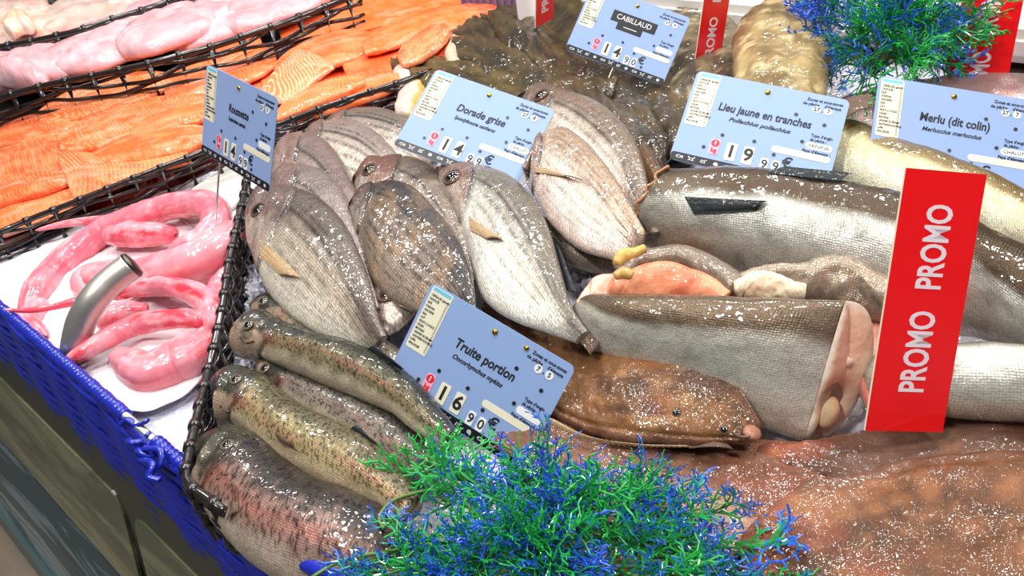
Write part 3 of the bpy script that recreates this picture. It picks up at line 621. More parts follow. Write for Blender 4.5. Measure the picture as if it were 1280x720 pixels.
def silver_col(seed, back=(96, 82, 62), side=(196, 194, 182), belly=(206, 200, 188), bk=.2, mottle=.3, stain=None):
    back, side, belly = map(lin, (back, side, belly))
    def f(U, V, S, W):
        n = fbm(S*25, W*50, seed); n2 = fbm(S*60, W*60, seed+4)
        c = mix(np.broadcast_to(back, U.shape+(3,)), side, ss(bk-.05, bk+.07, V+(n-.5)*.12)); c = mix(c, belly, ss(.5, .8, V))
        c = c*(1-mottle*ss(.5, .75, n2)*ss(bk, bk+.1, V))[..., None]
        lt = bk+.16+.03*np.sin(U*7); c = c*(1-.22*np.exp(-((V-lt)/.010)**2))[..., None]
        if stain: 
            for (u0, v0, ru, rv, cc, a) in stain: c = mix(c, lin(*cc), a*np.exp(-((U-u0)/ru)**2-((V-v0)/rv)**2)*(.5+n2))
        return c*(.88+.24*n)[..., None]
    return f
def wob(a, sc_, seed): return lambda U, V, S, W: a*(fbm(S*sc_, W*sc_, seed)-.5)*2
# upper golden pollack
LJ2 = [(1000, 160, 985, 225), (1020, 156, 1005, 234), (1060, 157, 1035, 240), (1137, 184, 1115, 268), (1194, 202, 1180, 290), (1240, 220, 1230, 310), (1290, 245, 1290, 335), (1360, 290, 1365, 370), (1600, 400, 1600, 480)]
r = root_at(LJ2, 0, 'pollack', 'golden silver pollack lying behind the headless one, under the hake price tag', 'fish')
loft('body', LJ2, (.062, .03), .03, silver_col(41, (112, 92, 52), (204, 192, 150), (214, 206, 178), .34, .25), r, M['silver'], wob(.003, 20, 5), (140, 60))
# headless pollack
LJ1 = [(838, 210, 803, 303), (880, 210, 856, 330), (960, 213, 940, 354), (1050, 226, 1030, 374), (1126, 240, 1110, 395), (1200, 262, 1190, 418), (1280, 305, 1290, 432), (1360, 345, 1380, 452), (1620, 440, 1640, 560)]
r = root_at(LJ1, 0, 'pollack', 'large headless silver pollack with a black side fin, cut neck to the left', 'fish')
lj = loft('body', LJ1, (.10, .03), .045, silver_col(42, (74, 58, 40), (192, 192, 182), (180, 172, 158), .34, .3, [(.10, .85, .07, .2, (170, 110, 60), .7), (.06, .5, .05, .3, (150, 140, 120), .5)]), r, M['silver'], wob(.003, 18, 6), (170, 72))
fin_px('pectoral_fin', lj, [(856, 246), (868, 268)], [(963, 253), (950, 263)], r, 'fin_dark', off=.002)
fin('dorsal_fin', [(960, 216), (1050, 226)], [(985, 213), (1066, 221)], (.116, .112), r, M['fin_dark'])
# ragged collar of skin at the cut neck
nj = len(lj['pos'][0]); cl = [lj['pos'][1, j]+lj['nrm'][1, j]*.001+np.array([-.003*math.sin(j*1.9), 0, .002*math.sin(j*2.7)]) for j in range(1, nj//2+4, 2)]
tube('cut_collar', cl, [.0017+.0004*math.sin(k*2.1) for k in range(len(cl))], r, wet('torn_skin', (176, 124, 82), var=.3, bump=.8, bscale=400), 8, n=90)
ce_ = lj['pos'][0].mean(0); ell('inner_flesh', ce_, ((lj['pos'][0][0]-ce_)*.85, (lj['pos'][0][nj//4]-ce_)*.85, np.array([-.012, -.004, 0])), r, wet('inner_flesh', (176, 124, 84), var=.25, bump=.6), (20, 10))
# silver pollack at right edge
LJ3 = [(1100, 432, 1085, 505), (1180, 429, 1172, 520), (1280, 432, 1290, 528), (1380, 445, 1390, 535), (1600, 500, 1600, 590)]
r = root_at(LJ3, 0, 'pollack', 'silver white pollack at the right edge, right of the big promo sign', 'fish')
loft('body', LJ3, (.065, .03), .03, silver_col(43, (120, 112, 98), (200, 198, 186), (208, 204, 190), .06, .2), r, M['silver'], wob(.002, 30, 7), (90, 52))

# cut trunk
def flesh_col(seed, a=(238, 206, 176), b=(222, 150, 116), red=.2):
    def f(U, V, S, W):
        n = fbm(S*60, W*60, seed); c = mix(np.broadcast_to(lin(a), U.shape+(3,)), lin(b), ss(.4, .7, n)); return mix(c, lin(190, 70, 50), red*ss(.66, .8, fbm(S*80+5, W*80, seed+2)))
    return f
TR = [(748, 367, 724, 408), (762, 367, 730, 424), (800, 368, 762, 448), (860, 370, 825, 476), (940, 372, 895, 508), (1000, 374, 952, 532), (1057, 376, 1006, 551)]
r = root_at(TR, 0, 'headless_fish', 'silver headless fish cut across, its pale cut face left of the promo sign', 'cut fish')
tb = loft('body', TR, [(.06, .025), (.07, .025), (.085, .02), (.09, .015), (.095, .012), (.10, .01), (.10, .008)], [.03, .03, .03, .028, .026, .022, .018], silver_col(44, (104, 86, 68), (206, 200, 186), (232, 222, 204), .27, .2), r, M['silver'], wob(.0015, 30, 8), (150, 80), p=.8, flat=.9, tmin=.8, shear=.032)
ring = tb['pos'][-1]; ce = ring.mean(0); Tn = np.cross(ring[0]-ring[len(ring)//2], ring[len(ring)//4]-ring[3*len(ring)//4]); Tn /= np.linalg.norm(Tn); Tn *= np.sign(Tn @ tb['at'](1, .25)[2])
v = []; nr_ = 16; nn_ = len(ring); cav = ce+(ring[nn_//2]-ce)*.30
vc = []
for k in range(nr_+1):
    q = k/nr_
    for i in range(nn_):
        p0 = ce*(1-(1-q))+ring[i]*(1-q); d = np.linalg.norm((p0-cav)/np.array([1, 1, 1.]))
        hole = math.exp(-(d/.013)**2)
        ln = ring[nn_//2]-ring[0]; ln = ln/np.linalg.norm(ln); off = (p0-cav)-ln*((p0-cav) @ ln); slit = math.exp(-(np.linalg.norm(off)/.0035)**2)*max(0, min(1, ((p0-cav) @ ln+.012)/.01))*(1-q*0)
        slit *= 1 if (p0-cav) @ ln < .035 else 0
        bul = .007*math.sqrt(max(0, 1-(1-q)**2)); v.append(p0+Tn*(bul-.012*hole-.006*slit))
        nz = float(fbm(np.array([p0[0]*110+3]), np.array([p0[2]*110+p0[1]*40]), 5)[0])
        c = mix(lin(252, 236, 212), lin(240, 206, 174), nz); c = mix(c, lin(214, 196, 150), .5*max(0, -((p0-ce) @ ln)/.06))
        c = mix(c, lin(90, 40, 26), min(1, hole*1.0)**3); c = mix(c, lin(190, 104, 74), .7*slit*(1-hole)); c = mix(c, lin(226, 218, 200), .8 if q < .07 else 0); vc.append(c)
f = [q[::-1] for q in grid_faces(nr_+1, nn_, True)]+[tuple(range(nr_*nn_, (nr_+1)*nn_))[::-1]]
def colpart(name, v, f, vc, parent, mat, uvs=None):
    o = wpart(name, v, f, parent, mat); at = o.data.color_attributes.new('Col', 'FLOAT_COLOR', 'POINT'); at.data.foreach_set('color', np.c_[np.clip(vc, 0, 1), np.ones(len(vc))].ravel()); o.data.uv_layers.new(name='UVMap'); return o
colpart('cut_face', v, f, np.array(vc), r, M['flesh'])
ell('roe', cav+ln*.012+Tn*.004, (np.array([.008, 0, 0]), np.array([0, .007, 0]), ln*.012), r, wet('pale_roe', (240, 214, 170), var=.1))
tube('backbone', [ce-ln*.012+Tn*.004, ce-ln*.012+Tn*.0075], [.0045, .003], r, wet('backbone_white', (232, 214, 196)), 12)
# pink belly flap behind the cut face and the folded cuts above
def piece(name, label, st, h, th, colf, mat, cat='fish', group=None, n=(70, 40), p=.8, amp=.003, sc_=25, seed=1, flat=.7):
    r = root_at(st, 0, name, label, cat, group); b = loft('flesh' if 'fillet' in name or 'flap' in name else 'body', st, h, th, colf, r, mat, wob(amp, sc_, seed), n, p=p, flat=flat); return r, b
piece('belly_flap', 'pink fleshy flap between the pale cut face and the promo sign', [(1056, 384, 1052, 398), (1082, 376, 1062, 430), (1104, 392, 1074, 490), (1116, 430, 1090, 515), (1118, 470, 1105, 520)], .04, .014, flesh_col(51, (226, 160, 140), (206, 120, 104)), M['flesh'], 'cut fish')
r1, b1 = piece('cut_fish_slice', 'arched slice with grey skin over orange pink flesh, above the silver trunk', [(771, 334, 786, 350), (790, 316, 800, 342), (820, 307, 830, 340), (850, 304, 862, 345), (884, 315, 888, 362), (915, 335, 905, 378), (928, 350, 918, 385)], (.085, .06), .014, silver_col(52, (128, 112, 98), (150, 138, 122), (150, 132, 116), .5, .3), M['silver'], 'cut fish')
loft('flesh', [(770, 350, 760, 372), (792, 334, 775, 378), (820, 329, 805, 382), (860, 334, 845, 384), (890, 346, 880, 384), (910, 366, 900, 386)], (.085, .06), .014, flesh_col(53, (232, 150, 112), (214, 116, 84)), r1, M['flesh'], wob(.003, 30, 3))
loft('belly_flesh', [(722, 378, 724, 388), (740, 350, 735, 386), (770, 344, 760, 384), (800, 350, 790, 384)], (.06, .05), .01, flesh_col(54, (240, 190, 168), (232, 160, 130)), r1, M['flesh'], wob(.003, 40, 4))
tube('yellow_fat', [P(x, y, .085) for x, y in ((770, 330), (780, 320), (794, 316), (806, 310))], [.004, .007, .005, .004], r1, wet('yellow_fat', (206, 168, 90), var=.2), 10, n=20)
tube('yellow_fat', [P(x, y, .085) for x, y in ((768, 346), (780, 342), (792, 345))], [.004, .006, .004], r1, wet('yellow_fat_b', (190, 150, 84), var=.2), 10, n=16)
r2, b2 = piece('cut_fish_slice', 'wrinkled grey slice lying between the headless pollack and the silver trunk', [(925, 346, 922, 366), (950, 334, 945, 372), (996, 328, 985, 378), (1041, 319, 1030, 384), (1082, 328, 1068, 392), (1112, 344, 1100, 400), (1130, 360, 1120, 405)], (.085, .05), .016, silver_col(55, (150, 134, 116), (176, 160, 140), (150, 130, 112), .3, .5), M['silver'], 'cut fish', amp=.005, sc_=50)
loft('flesh', [(919, 356, 919, 364), (930, 346, 926, 370), (950, 340, 945, 376), (972, 342, 968, 376), (996, 352, 990, 372), (1008, 360, 1004, 366)], (.088, .07), .009, flesh_col(56, (232, 212, 180), (214, 180, 150)), r2, M['flesh'], wob(.004, 60, 4))

def flat_col(seed, base=(132, 88, 62), lo=(92, 60, 44), hi=(182, 122, 84), red=(168, 62, 44), redk=.4, edge=(110, 74, 62), hd=0):
    def f(U, V, S, W):
        n = fbm(S*22, W*22, seed); n2 = fbm(S*70, W*70, seed+1); n3 = fbm(S*9, W*12, seed+2)
        c = mix(np.broadcast_to(lin(*base), U.shape+(3,)), lin(*lo), ss(.5, .75, n)); c = mix(c, lin(*hi), .7*ss(.5, .72, n2*.5+n3*.5)); c = mix(c, lin(*red), redk*ss(.56, .72, fbm(S*14+9, W*14, seed+7)))
        c = mix(c, lin(*edge), .6*(ss(.78, .95, np.abs(V-.5)*2)))
        c = c*(1-.25*np.exp(-((V-.45)/.008)**2))[..., None]
        return c*(.85+.3*n2)[..., None]
    return f
def flat_disp(seed, a=.0035):
    return lambda U, V, S, W: a*(fbm(S*26, W*40, seed)-.5)*2+.0012*(fbm(S*110, W*110, seed+3)-.5)*2-.002*np.exp(-((np.abs(V-.5)*2-.82)/.03)**2)
def flatfish(label, st, h, seed, th=.012, eyes=None, **k):
    r = root_at(st, 0, 'flatfish', label, 'fish', 'brown flatfish'); b = loft('body', st, h, th, flat_col(seed, **k), r, M['flat'], flat_disp(seed), (170, 90), p=.7)
    if eyes:
        for (u, vv, rr) in eyes: eye_px(b, r, u, vv, rr)
    return r, b
FF2 = [(630, 512, 620, 560), (720, 526, 690, 605), (820, 546, 780, 645), (900, 552, 890, 668), (980, 553, 970, 672), (1060, 558, 1060, 652), (1120, 572, 1110, 622)]
FF3 = [(950, 556, 945, 572), (1020, 553, 1015, 600), (1090, 536, 1085, 628), (1165, 524, 1165, 642), (1215, 506, 1240, 652), (1290, 503, 1310, 655), (1380, 510, 1390, 650)]
FF4 = [(930, 665, 925, 690), (962, 638, 930, 740), (1010, 605, 980, 790), (1065, 596, 1060, 840), (1140, 577, 1160, 860), (1212, 569, 1250, 870), (1290, 567, 1340, 870), (1400, 570, 1450, 850)]
FF5 = [(950, 652, 940, 680), (915, 620, 900, 720), (865, 600, 840, 760), (815, 586, 780, 770), (775, 587, 720, 770), (700, 600, 640, 760), (620, 640, 580, 740)]
flatfish('reddish brown flatfish stretching from the trout price tag to the lowest right heap', FF2, .012, 61, .012, redk=.2, base=(118, 80, 60), hi=(150, 108, 84))
flatfish('brown flatfish at the right edge on which the big promo sign stands', FF3, .018, 62, .014, redk=.35, base=(112, 82, 66))
flatfish('largest orange brown flatfish filling the bottom right corner', FF4, .03, 63, .016, base=(116, 76, 52), hi=(150, 100, 66), lo=(82, 56, 40), redk=.2)
flatfish('pale brown flatfish mostly hidden below the front seaweed bunch', FF5, .022, 64, .010, base=(164, 124, 100), hi=(190, 150, 124), lo=(132, 92, 70))
FF1 = [(950, 530, 946, 548), (934, 497, 926, 554), (905, 472, 890, 557), (865, 452, 845, 557), (815, 440, 790, 553), (770, 436, 735, 542), (725, 428, 690, 520), (685, 408, 655, 482), (645, 385, 625, 432), (612, 368, 603, 392)]
r, b = flatfish('ochre brown flatfish lying against the silver trunk, snout pointing right', FF1, [(.045, .035)]*4+[(.04, .035), (.03, .025), (.018, .018), (.012, .012), (.01, .01), (.01, .01)], 65, .013, ((845, 515, .0034), (905, 537, .003)), base=(122, 82, 48), hi=(164, 118, 68), lo=(80, 52, 36), redk=.15)
ell('snout', P(940, 541, .045), (np.array([.007, .001, -.001]), np.array([0, .008, 0]), np.array([0, 0, .004])), r, wet('pink_snout', (158, 104, 84), var=.25))
tube('mouth', [P(x, y, .053) for x, y in ((915, 540), (925, 546), (938, 546))], .0012, r, M['fin_brown'], 6, n=12)
fin('side_fin', [(690, 523), (735, 545), (800, 556), (860, 558)], [(680, 530), (730, 552), (798, 562), (868, 563)], (.036, .030), r, M['fin_tan'], n=(30, 4))
fin('pectoral_fin', [(856, 552), (862, 560)], [(912, 560), (918, 566)], (.036, .034), r, M['fin_brown'])

def dark_col(seed, a=(48, 40, 27), b=(74, 60, 38), hi=(112, 92, 58), k=.3, belly=None):
    def f(U, V, S, W):
        n = fbm(S*18, W*30, seed); c = mix(np.broadcast_to(lin(*a), U.shape+(3,)), lin(*b), ss(.35, .65, n)); c = mix(c, lin(*hi), k*ss(.55, .75, fbm(S*60, W*60, seed+4)))
        if belly: c = mix(c, lin(*belly), ss(.82, .95, V))
        return c*(.8+.4*n)[..., None]
    return f
def darkfish(label, st, h, seed, th=.025, group='brown whole fish at the back', **k):
    r = root_at(st, 0, 'cod', label, 'fish', group); b = loft('body', st, h, th, dark_col(seed, **k), r, M['dark'], lambda U, V, S, W: .006*(fbm(S*14, W*26, seed)-.5)*2+.003*(fbm(S*50, W*70, seed+2)-.5)*2-.004*np.exp(-((V-.4)/.05)**2), (130, 60), p=.9); return r, b
DK4 = [(700, -60, 640, -25), (750, -40, 655, 20), (800, -20, 680, 80), (850, 20, 735, 115), (885, 75, 790, 155), (905, 120, 835, 195), (905, 150, 860, 205)]
darkfish('broad brown fish lying behind the cod price tag', DK4, .02, 71, .025)
DK5 = [(880, -40, 835, -40), (908, 15, 828, 10), (926, 45, 822, 55), (934, 85, 830, 110), (930, 125, 850, 150)]
darkfish('speckled brown fish head right of the cod price tag, behind the narrow promo strip', DK5, .02, 72, .028, a=(70, 60, 46), b=(112, 98, 74), hi=(190, 176, 140), k=.6)
DK6 = [(1010, -40, 985, -30), (1026, 5, 950, 15), (1034, 45, 924, 36), (1036, 90, 915, 92), (1030, 130, 925, 135), (1010, 170, 950, 175)]
darkfish('mottled yellow brown fish at the back, left of the far seaweed bunch', DK6, .07, 73, .035, a=(120, 100, 66), b=(160, 138, 94), hi=(206, 186, 140), k=.8)
DK3 = [(611, 18, 611, 32), (632, 12, 620, 50), (665, 22, 650, 75), (700, 50, 680, 95), (740, 75, 720, 110), (775, 100, 765, 125)]
darkfish('olive brown fish tail end just below the small promo sign', DK3, .045, 74, .022)
DK2 = [(568, 30, 566, 78), (592, 22, 585, 94), (645, 42, 625, 112), (700, 66, 680, 135), (745, 82, 730, 160), (780, 105, 765, 190), (815, 135, 795, 215), (838, 175, 822, 232)]
r, b = darkfish('long glistening brown fish reaching from the salmon to the pollack price tag', DK2, .035, 75, .022, k=.3)
tube('belly_edge', [P(x, y, .04) for x, y in ((566, 36), (569, 54), (565, 72), (572, 82), (588, 88))], [.004, .010, .012, .009, .004], r, wet('pale_belly', (206, 186, 160), var=.2), 10, n=30)
DK1 = [(492, 74, 490, 92), (520, 74, 515, 114), (560, 76, 550, 132), (610, 83, 600, 148), (670, 98, 655, 165), (730, 122, 710, 190), (790, 155, 770, 220), (835, 192, 815, 240)]
r, b = darkfish('brown fish with a cut white belly lying over the salmon basket corner', DK1, .03, 76, .02, a=(56, 46, 28), b=(84, 68, 38))
loft('belly', [(494, 84, 516, 84), (492, 98, 528, 98), (498, 118, 536, 112), (494, 134, 530, 138), (494, 146, 520, 150)], .035, .012, lambda U, V, S, W: mix(np.broadcast_to(lin(214, 190, 178), U.shape+(3,)), lin(186, 150, 60), ss(.55, .8, V+(fbm(S*60, W*60, 3)-.5)*.4)), r, M['flesh'], wob(.003, 50, 3), (50, 30))

M1 = [(1050, 122, 1048, 158), (1090, 112, 1085, 178), (1190, 101, 1180, 200), (1290, 98, 1290, 218), (1370, 105, 1370, 225), (1640, 150, 1640, 260)]
r = root_at(M1, 0, 'hake', 'greyish pink hake behind the hake price tag', 'fish')
loft('body', M1, (.035, .01), .025, silver_col(81, (150, 120, 116), (196, 168, 160), (196, 170, 162), .4, .4), r, M['silver'], wob(.004, 40, 9), (100, 52))
fin('pectoral_fin', [(1090, 118), (1085, 134)], [(1052, 128), (1050, 156)], (.095, .085), r, M['fin_brown'])

# ------------------------------------------------------------------ salmon
def salmon_col(seed, a=(252, 104, 50), b=(255, 136, 82), line=0, ang=1.1, freq=170, white=.75, ed=(250, 170, 130)):
    def f(U, V, S, W):
        n = fbm(S*30, W*50, seed); c = mix(np.broadcast_to(lin(*a), U.shape+(3,)), lin(*b), ss(.35, .7, n))
        if line:
            ph = (S+np.abs(W-.0)*ang+.004*(n-.5))*freq; s = .5+.5*np.sin(ph*2*np.pi); c = mix(c, lin(255, 206, 164), line*ss(.72, .95, s)*ss(.3, .5, n+.15))
        c = mix(c, lin(255, 196, 170), .35*ss(.6, .75, fbm(S*15+4, W*90, seed+3))); return c
    return f
def quad_st(cx, pts): return pts
def along(x0, y0, x1, y1, hw, n=6, bend=0, e=.55, sl=0):
    """edge pairs for a slab lying along a pixel line"""
    st = []; d = np.array([x1-x0, y1-y0], float); Ln = np.linalg.norm(d); d /= Ln; nr = np.array([-d[1], d[0]]); nr *= -1
    for k in range(n):
        t = k/(n-1); c = np.array([x0, y0])+d*Ln*t+nr*bend*math.sin(math.pi*t); w_ = hw*(1-(abs(2*t-1))**3*e)
        off = np.array([sl*(1), 0]); st.append((*(c+nr*w_+off), *(c-nr*w_-off)))
    return st
SAL = [
 (330, 112, 640, 6, 40, .010, 0, 0, 'lowest broad salmon fillet showing between the upper ones in the right half of the basket'),
 (-60, 262, 330, 112, 50, .006, 0, 0, 'lowest broad salmon fillet showing between the upper ones in the left half of the basket'),  # x0,y0,x1,y1,halfwidth,h,lines,bend,label
 (350, 40, 640, -25, 26, .020, 0, 4, 'smooth orange salmon fillet along the far rim, at the top of the salmon basket'),
 (430, 85, 625, 22, 34, .028, 0, -3, 'broad smooth salmon fillet whose right end meets the brown fish tails'),
 (345, 92, 470, 52, 20, .034, .1, 6, 'salmon fillet with a pale ridge left of the broad smooth fillet'),
 (455, 62, 600, 20, 16, .046, .15, 8, 'curved salmon fillet with a pale curled edge near the top of the basket'),
 (500, 78, 560, 36, 15, .05, .6, 0, 'small salmon piece with white lines near the brown fish tails'),
 (355, 145, 500, 100, 16, .040, .12, 2, 'salmon fillet along the near rim right of the catfish price tag'),
 (345, 148, 455, 102, 11, .052, .3, 5, 'narrow sparkling salmon strip right of the catfish price tag'),
 (262, 78, 325, 48, 15, .030, 0, 3, 'rounded salmon tail piece against the far rim above the catfish tag'),
 (205, 112, 345, 72, 22, .022, .2, 0, 'salmon fillet behind the upper left corner of the catfish price tag'),
 (50, 150, 215, 100, 19, .026, .55, 5, 'left pointed salmon fillet with fine white lines below the far rim'),
 (-30, 175, 100, 150, 18, .020, .2, 0, 'salmon fillet at the left edge just under the far rim'),
 (75, 182, 265, 130, 22, .034, .4, 3, 'long salmon fillet left of the catfish price tag, upper one'),
 (165, 170, 270, 138, 12, .046, .2, 2, 'narrow ridged salmon strip touching the left side of the catfish tag'),
 (-40, 228, 120, 190, 30, .024, .3, 0, 'wide salmon fillet at the left edge of the photo'),
 (120, 200, 262, 168, 18, .044, .1, 1, 'thick salmon fillet with a bright orange cut side on the near rim'),
 (-40, 285, 100, 235, 26, .030, .35, 0, 'lowest left salmon fillet sparkling beside the near rim'),
 (-40, 258, 90, 222, 14, .044, .3, 3, 'ridged salmon strip over the lowest left fillet'),
]
for i, (x0, y0, x1, y1, hw, hh_, ln_, bd, lab) in enumerate(SAL):
    piece('salmon_fillet', lab, along(x0, y0, x1, y1, hw, 8, bd), hh_, .011, salmon_col(100+i, line=ln_, freq=150+20*(i % 3), a=(250, 98+8*(i % 3), 46), ang=1.2), M['salmon'], 'fillet', 'salmon fillets', (90, 44), .55, .002, 40, i)
piece('salmon_fillet', 'square-cut salmon piece with a sharp left edge above the near rim', [(74, 194, 96, 252), (90, 192, 115, 246), (130, 196, 150, 232), (180, 198, 190, 218), (235, 190, 240, 204)], .042, .012, salmon_col(131, line=.5, freq=130, ang=.2), M['salmon'], 'fillet', 'salmon fillets', (90, 44), .4, .001, 40, 31)
piece('salmon_fillet', 'boldly white striped salmon piece right above the catfish tag', [(326, 112, 330, 128), (342, 92, 352, 130), (360, 74, 376, 118), (376, 63, 398, 100), (396, 70, 412, 90), (416, 80, 418, 86)], .056, .010, salmon_col(132, line=1.0, freq=130, ang=-.7, a=(244, 130, 84)), M['salmon'], 'fillet', 'salmon fillets', (90, 44), .7, .001, 40, 32)

# ------------------------------------------------------------------ pale fillets
def pale_col(seed, a=(228, 172, 178), b=(240, 200, 206), c_=(206, 140, 146)):
    def f(U, V, S, W):
        n = fbm(S*12, W*18, seed); c = mix(np.broadcast_to(lin(*a), U.shape+(3,)), lin(*b), ss(.35, .7, n)); return mix(c, lin(*c_), .6*ss(.56, .75, fbm(S*20+3, W*26, seed+3)))
    return f
PAL = [
 (-40, 100, 110, 70, 24, .045, 'rosy pale fillet at the left edge behind the salmon basket'),
 (60, 78, 210, 40, 26, .05, 'pale pink fillet left of centre in the pale fillet basket'),
 (150, 62, 270, 22, 20, .065, 'swollen shiny pale fillet in the middle of the pale fillet basket'),
 (210, 50, 330, 10, 24, .05, 'smooth pale lilac fillet right of the swollen shiny one'),
 (270, 30, 420, -20, 24, .055, 'pale fillet at the right end of the pale fillet basket'),
 (250, 8, 380, -35, 20, .06, 'pinkish fillet at the top edge of the pale fillet basket'),
 (140, 45, 250, -5, 20, .045, 'pale fillet against the far rim of its basket'),
 (-20, 92, 60, 100, 14, .06, 'small rosy fillet lying on the left edge fillet'),
]
for i, (x0, y0, x1, y1, hw, hh_, lab) in enumerate(PAL):
    piece('pale_fillet', lab, along(x0, y0, x1, y1, hw, 8, 3), hh_, .03, pale_col(150+i), M['pale'], 'fillet', 'pale pink fillets', (80, 40), .8, .008, 18, i)
for i, (x0, y0, x1, y1, hw, hh_, lab, ca) in enumerate([
 (-40, 52, 90, 26, 20, .05, 'creamy fish piece at the left edge of the top left basket', (236, 190, 170)),
 (50, 34, 180, 2, 20, .055, 'pale beige fish piece in the middle of the top left basket', (222, 184, 172)),
 (-40, 22, 60, 4, 14, .07, 'beige fish piece behind the creamy one in the top left basket', (214, 176, 164)),
 (10, 40, 42, 30, 9, .085, 'small cream knob of fish with a dark slit, top left basket', (238, 208, 172)),
 (120, 10, 230, -25, 18, .06, 'pale piece at the right end of the top left basket', (216, 182, 176))]):
    piece('white_fish_piece', lab, along(x0, y0, x1, y1, hw, 8, 3), hh_, .03, pale_col(170+i, ca, (240, 214, 200), (210, 140, 130)), M['pale'], 'cut fish', 'whitish fish pieces', (60, 36), .8, .008, 20, i)

# ------------------------------------------------------------------ skinned pink catfish
def pink_col(seed, a=(234, 116, 134), b=(244, 158, 170), red=(226, 60, 78), k=.5):
    def f(U, V, S, W):
        n = fbm(S*30, W*30, seed); c = mix(np.broadcast_to(lin(*a), U.shape+(3,)), lin(*b), ss(.3, .7, n)); c = mix(c, lin(*red), min(1, k*1.3)*ss(.46, .68, fbm(S*25+7, W*110, seed+3))); c = mix(c, lin(250, 206, 206), .5*ss(.6, .75, fbm(S*50, W*160, seed+6))); c = mix(c, lin(*red), k*ss(.86, .98, V)*.8)
        sp_ = np.exp(-((V-.3)/.03)**2)*ss(.5, .6, vn(S*700, W*500, seed)); return c*(1-.35*sp_)[..., None]
    return f
def rous(label, path, hws, hs, seed, red=.5, **k):
    p = np.array(path, float); m = np.c_[p, np.zeros(len(p))]; hws = np.broadcast_to(np.asarray(hws, float), (len(p),))*1.22; hs = np.broadcast_to(np.asarray(hs, float), (len(p),))
    q = catmull(np.c_[m, hws, hs], np.linspace(0, 1, max(12, len(p)*4))); d = np.gradient(q[:, :2], axis=0); d /= np.linalg.norm(d, axis=1)[:, None]; nr = np.c_[d[:, 1], -d[:, 0]]
    if nr[len(nr)//2, 1] > 0: nr = -nr
    st = np.c_[q[:, :2]+nr*q[:, 3:4], q[:, :2]-nr*q[:, 3:4]]
    c = P(*p[len(p)//2], 0); r = thing('catfish', label, 'fish', c, 'skinned pink catfish')
    dep = np.array([-((P(a[0], a[1], b)-O) @ ZC) for a, b in zip(q[:, :2], q[:, 4])]); rad = np.maximum(q[:, 3], 1)*dep/F
    C = np.array([P(a[0], a[1], b) for a, b in zip(q[:, :2], q[:, 4])]); cc = catmull(np.c_[C, rad], np.linspace(0, 1, 110)); C = cc[:, :3]; rad = cc[:, 3]*np.sqrt(np.clip(np.minimum(np.linspace(0, 1, 110), np.linspace(1, 0, 110))/.05, .08, 1))
    T = np.gradient(C, axis=0); T /= np.linalg.norm(T, axis=1)[:, None]; S_ = np.cross(T, [0, 0, 1.]); S_ /= np.linalg.norm(S_, axis=1)[:, None]; U_ = np.cross(S_, T)
    nv = 36; a = np.linspace(0, 2*np.pi, nv, endpoint=False); S = np.repeat(np.r_[0, np.cumsum(np.linalg.norm(np.diff(C, axis=0), axis=1))][:, None], nv, 1)
    U = np.repeat(np.linspace(0, 1, 110)[:, None], nv, 1); V = np.repeat(np.where(a <= np.pi, a/np.pi, 2-a/np.pi)[None], 110, 0); W = (V-.5)*2.5*rad[:, None]
    rr = rad[:, None]*(1+.20*(fbm(S*30, W*30, seed)-.5)*2-.14*np.exp(-((V-.58-.06*np.sin(S*40+seed))/.045)**2)); 
    pos = C[:, None]+(S_[:, None]*np.cos(a)[None, :, None]+U_[:, None]*np.sin(a)[None, :, None]*.92)*rr[..., None]
    v = np.vstack([pos.reshape(-1, 3), C[0]-T[0]*rad[0]*.5, C[-1]+T[-1]*rad[-1]*.5]); f = grid_faces(110, nv, True); kk = 110*nv
    for j in range(nv): f.append((kk, (j+1) % nv, j)); f.append((kk+1, 109*nv+j, 109*nv+(j+1) % nv))
    col = pink_col(seed, k=red, **k)(U, V, S, W); vc = np.vstack([col.reshape(-1, 3), col[0].mean(0), col[-1].mean(0)])
    o = wpart('body', v, f, r, M['pink']); me = o.data; me.color_attributes.new('Col', 'FLOAT_COLOR', 'POINT').data.foreach_set('color', np.c_[np.clip(vc, 0, 1), np.ones(len(vc))].ravel())
    uv = me.uv_layers.new(name='UVMap'); uvv = np.vstack([np.c_[S.ravel(), W.ravel()], [[0, 0], [1, 0]]]); li = np.empty(len(me.loops), np.int32); me.loops.foreach_get('vertex_index', li); uv.data.foreach_set('uv', uvv[li].ravel())
    return r
rous('pale pink skinned catfish making the big outer loop along the salmon basket', [(28, 400), (52, 355), (95, 315), (135, 287), (175, 270), (225, 257), (258, 256), (272, 272), (255, 296), (225, 310), (200, 325)], [9, 15, 16, 15, 15, 15, 15, 16, 14, 11, 5], [.012, .018, .02, .026, .03, .034, .04, .045, .048, .05, .05], 201, .35)
rous('thin red tail lying across the salmon basket rim', [(44, 288), (80, 280), (120, 276), (160, 274)], [1.5, 4, 6, 8], [.05, .04, .03, .02], 202, .6)
rous('short thick red-bellied stub inside the big outer loop', [(134, 294), (160, 293), (190, 293), (220, 294)], [10, 14, 13, 8], .032, 203, .7)
rous('thick pink catfish body running from the wicker wall to the steel tube', [(298, 282), (285, 300), (250, 322), (215, 337), (175, 345), (135, 345), (108, 350), (104, 372)], [12, 19, 22, 21, 18, 17, 15, 8], [.03, .035, .036, .03, .022, .02, .02, .015], 204, .3, a=(242, 150, 160))
rous('deep pink catfish arching around the lower gap right of the steel tube', [(135, 372), (165, 361), (200, 358), (235, 364), (262, 380), (268, 402), (258, 418)], [6, 10, 11, 12, 14, 14, 8], [.03, .034, .036, .036, .036, .034, .03], 205, .8)
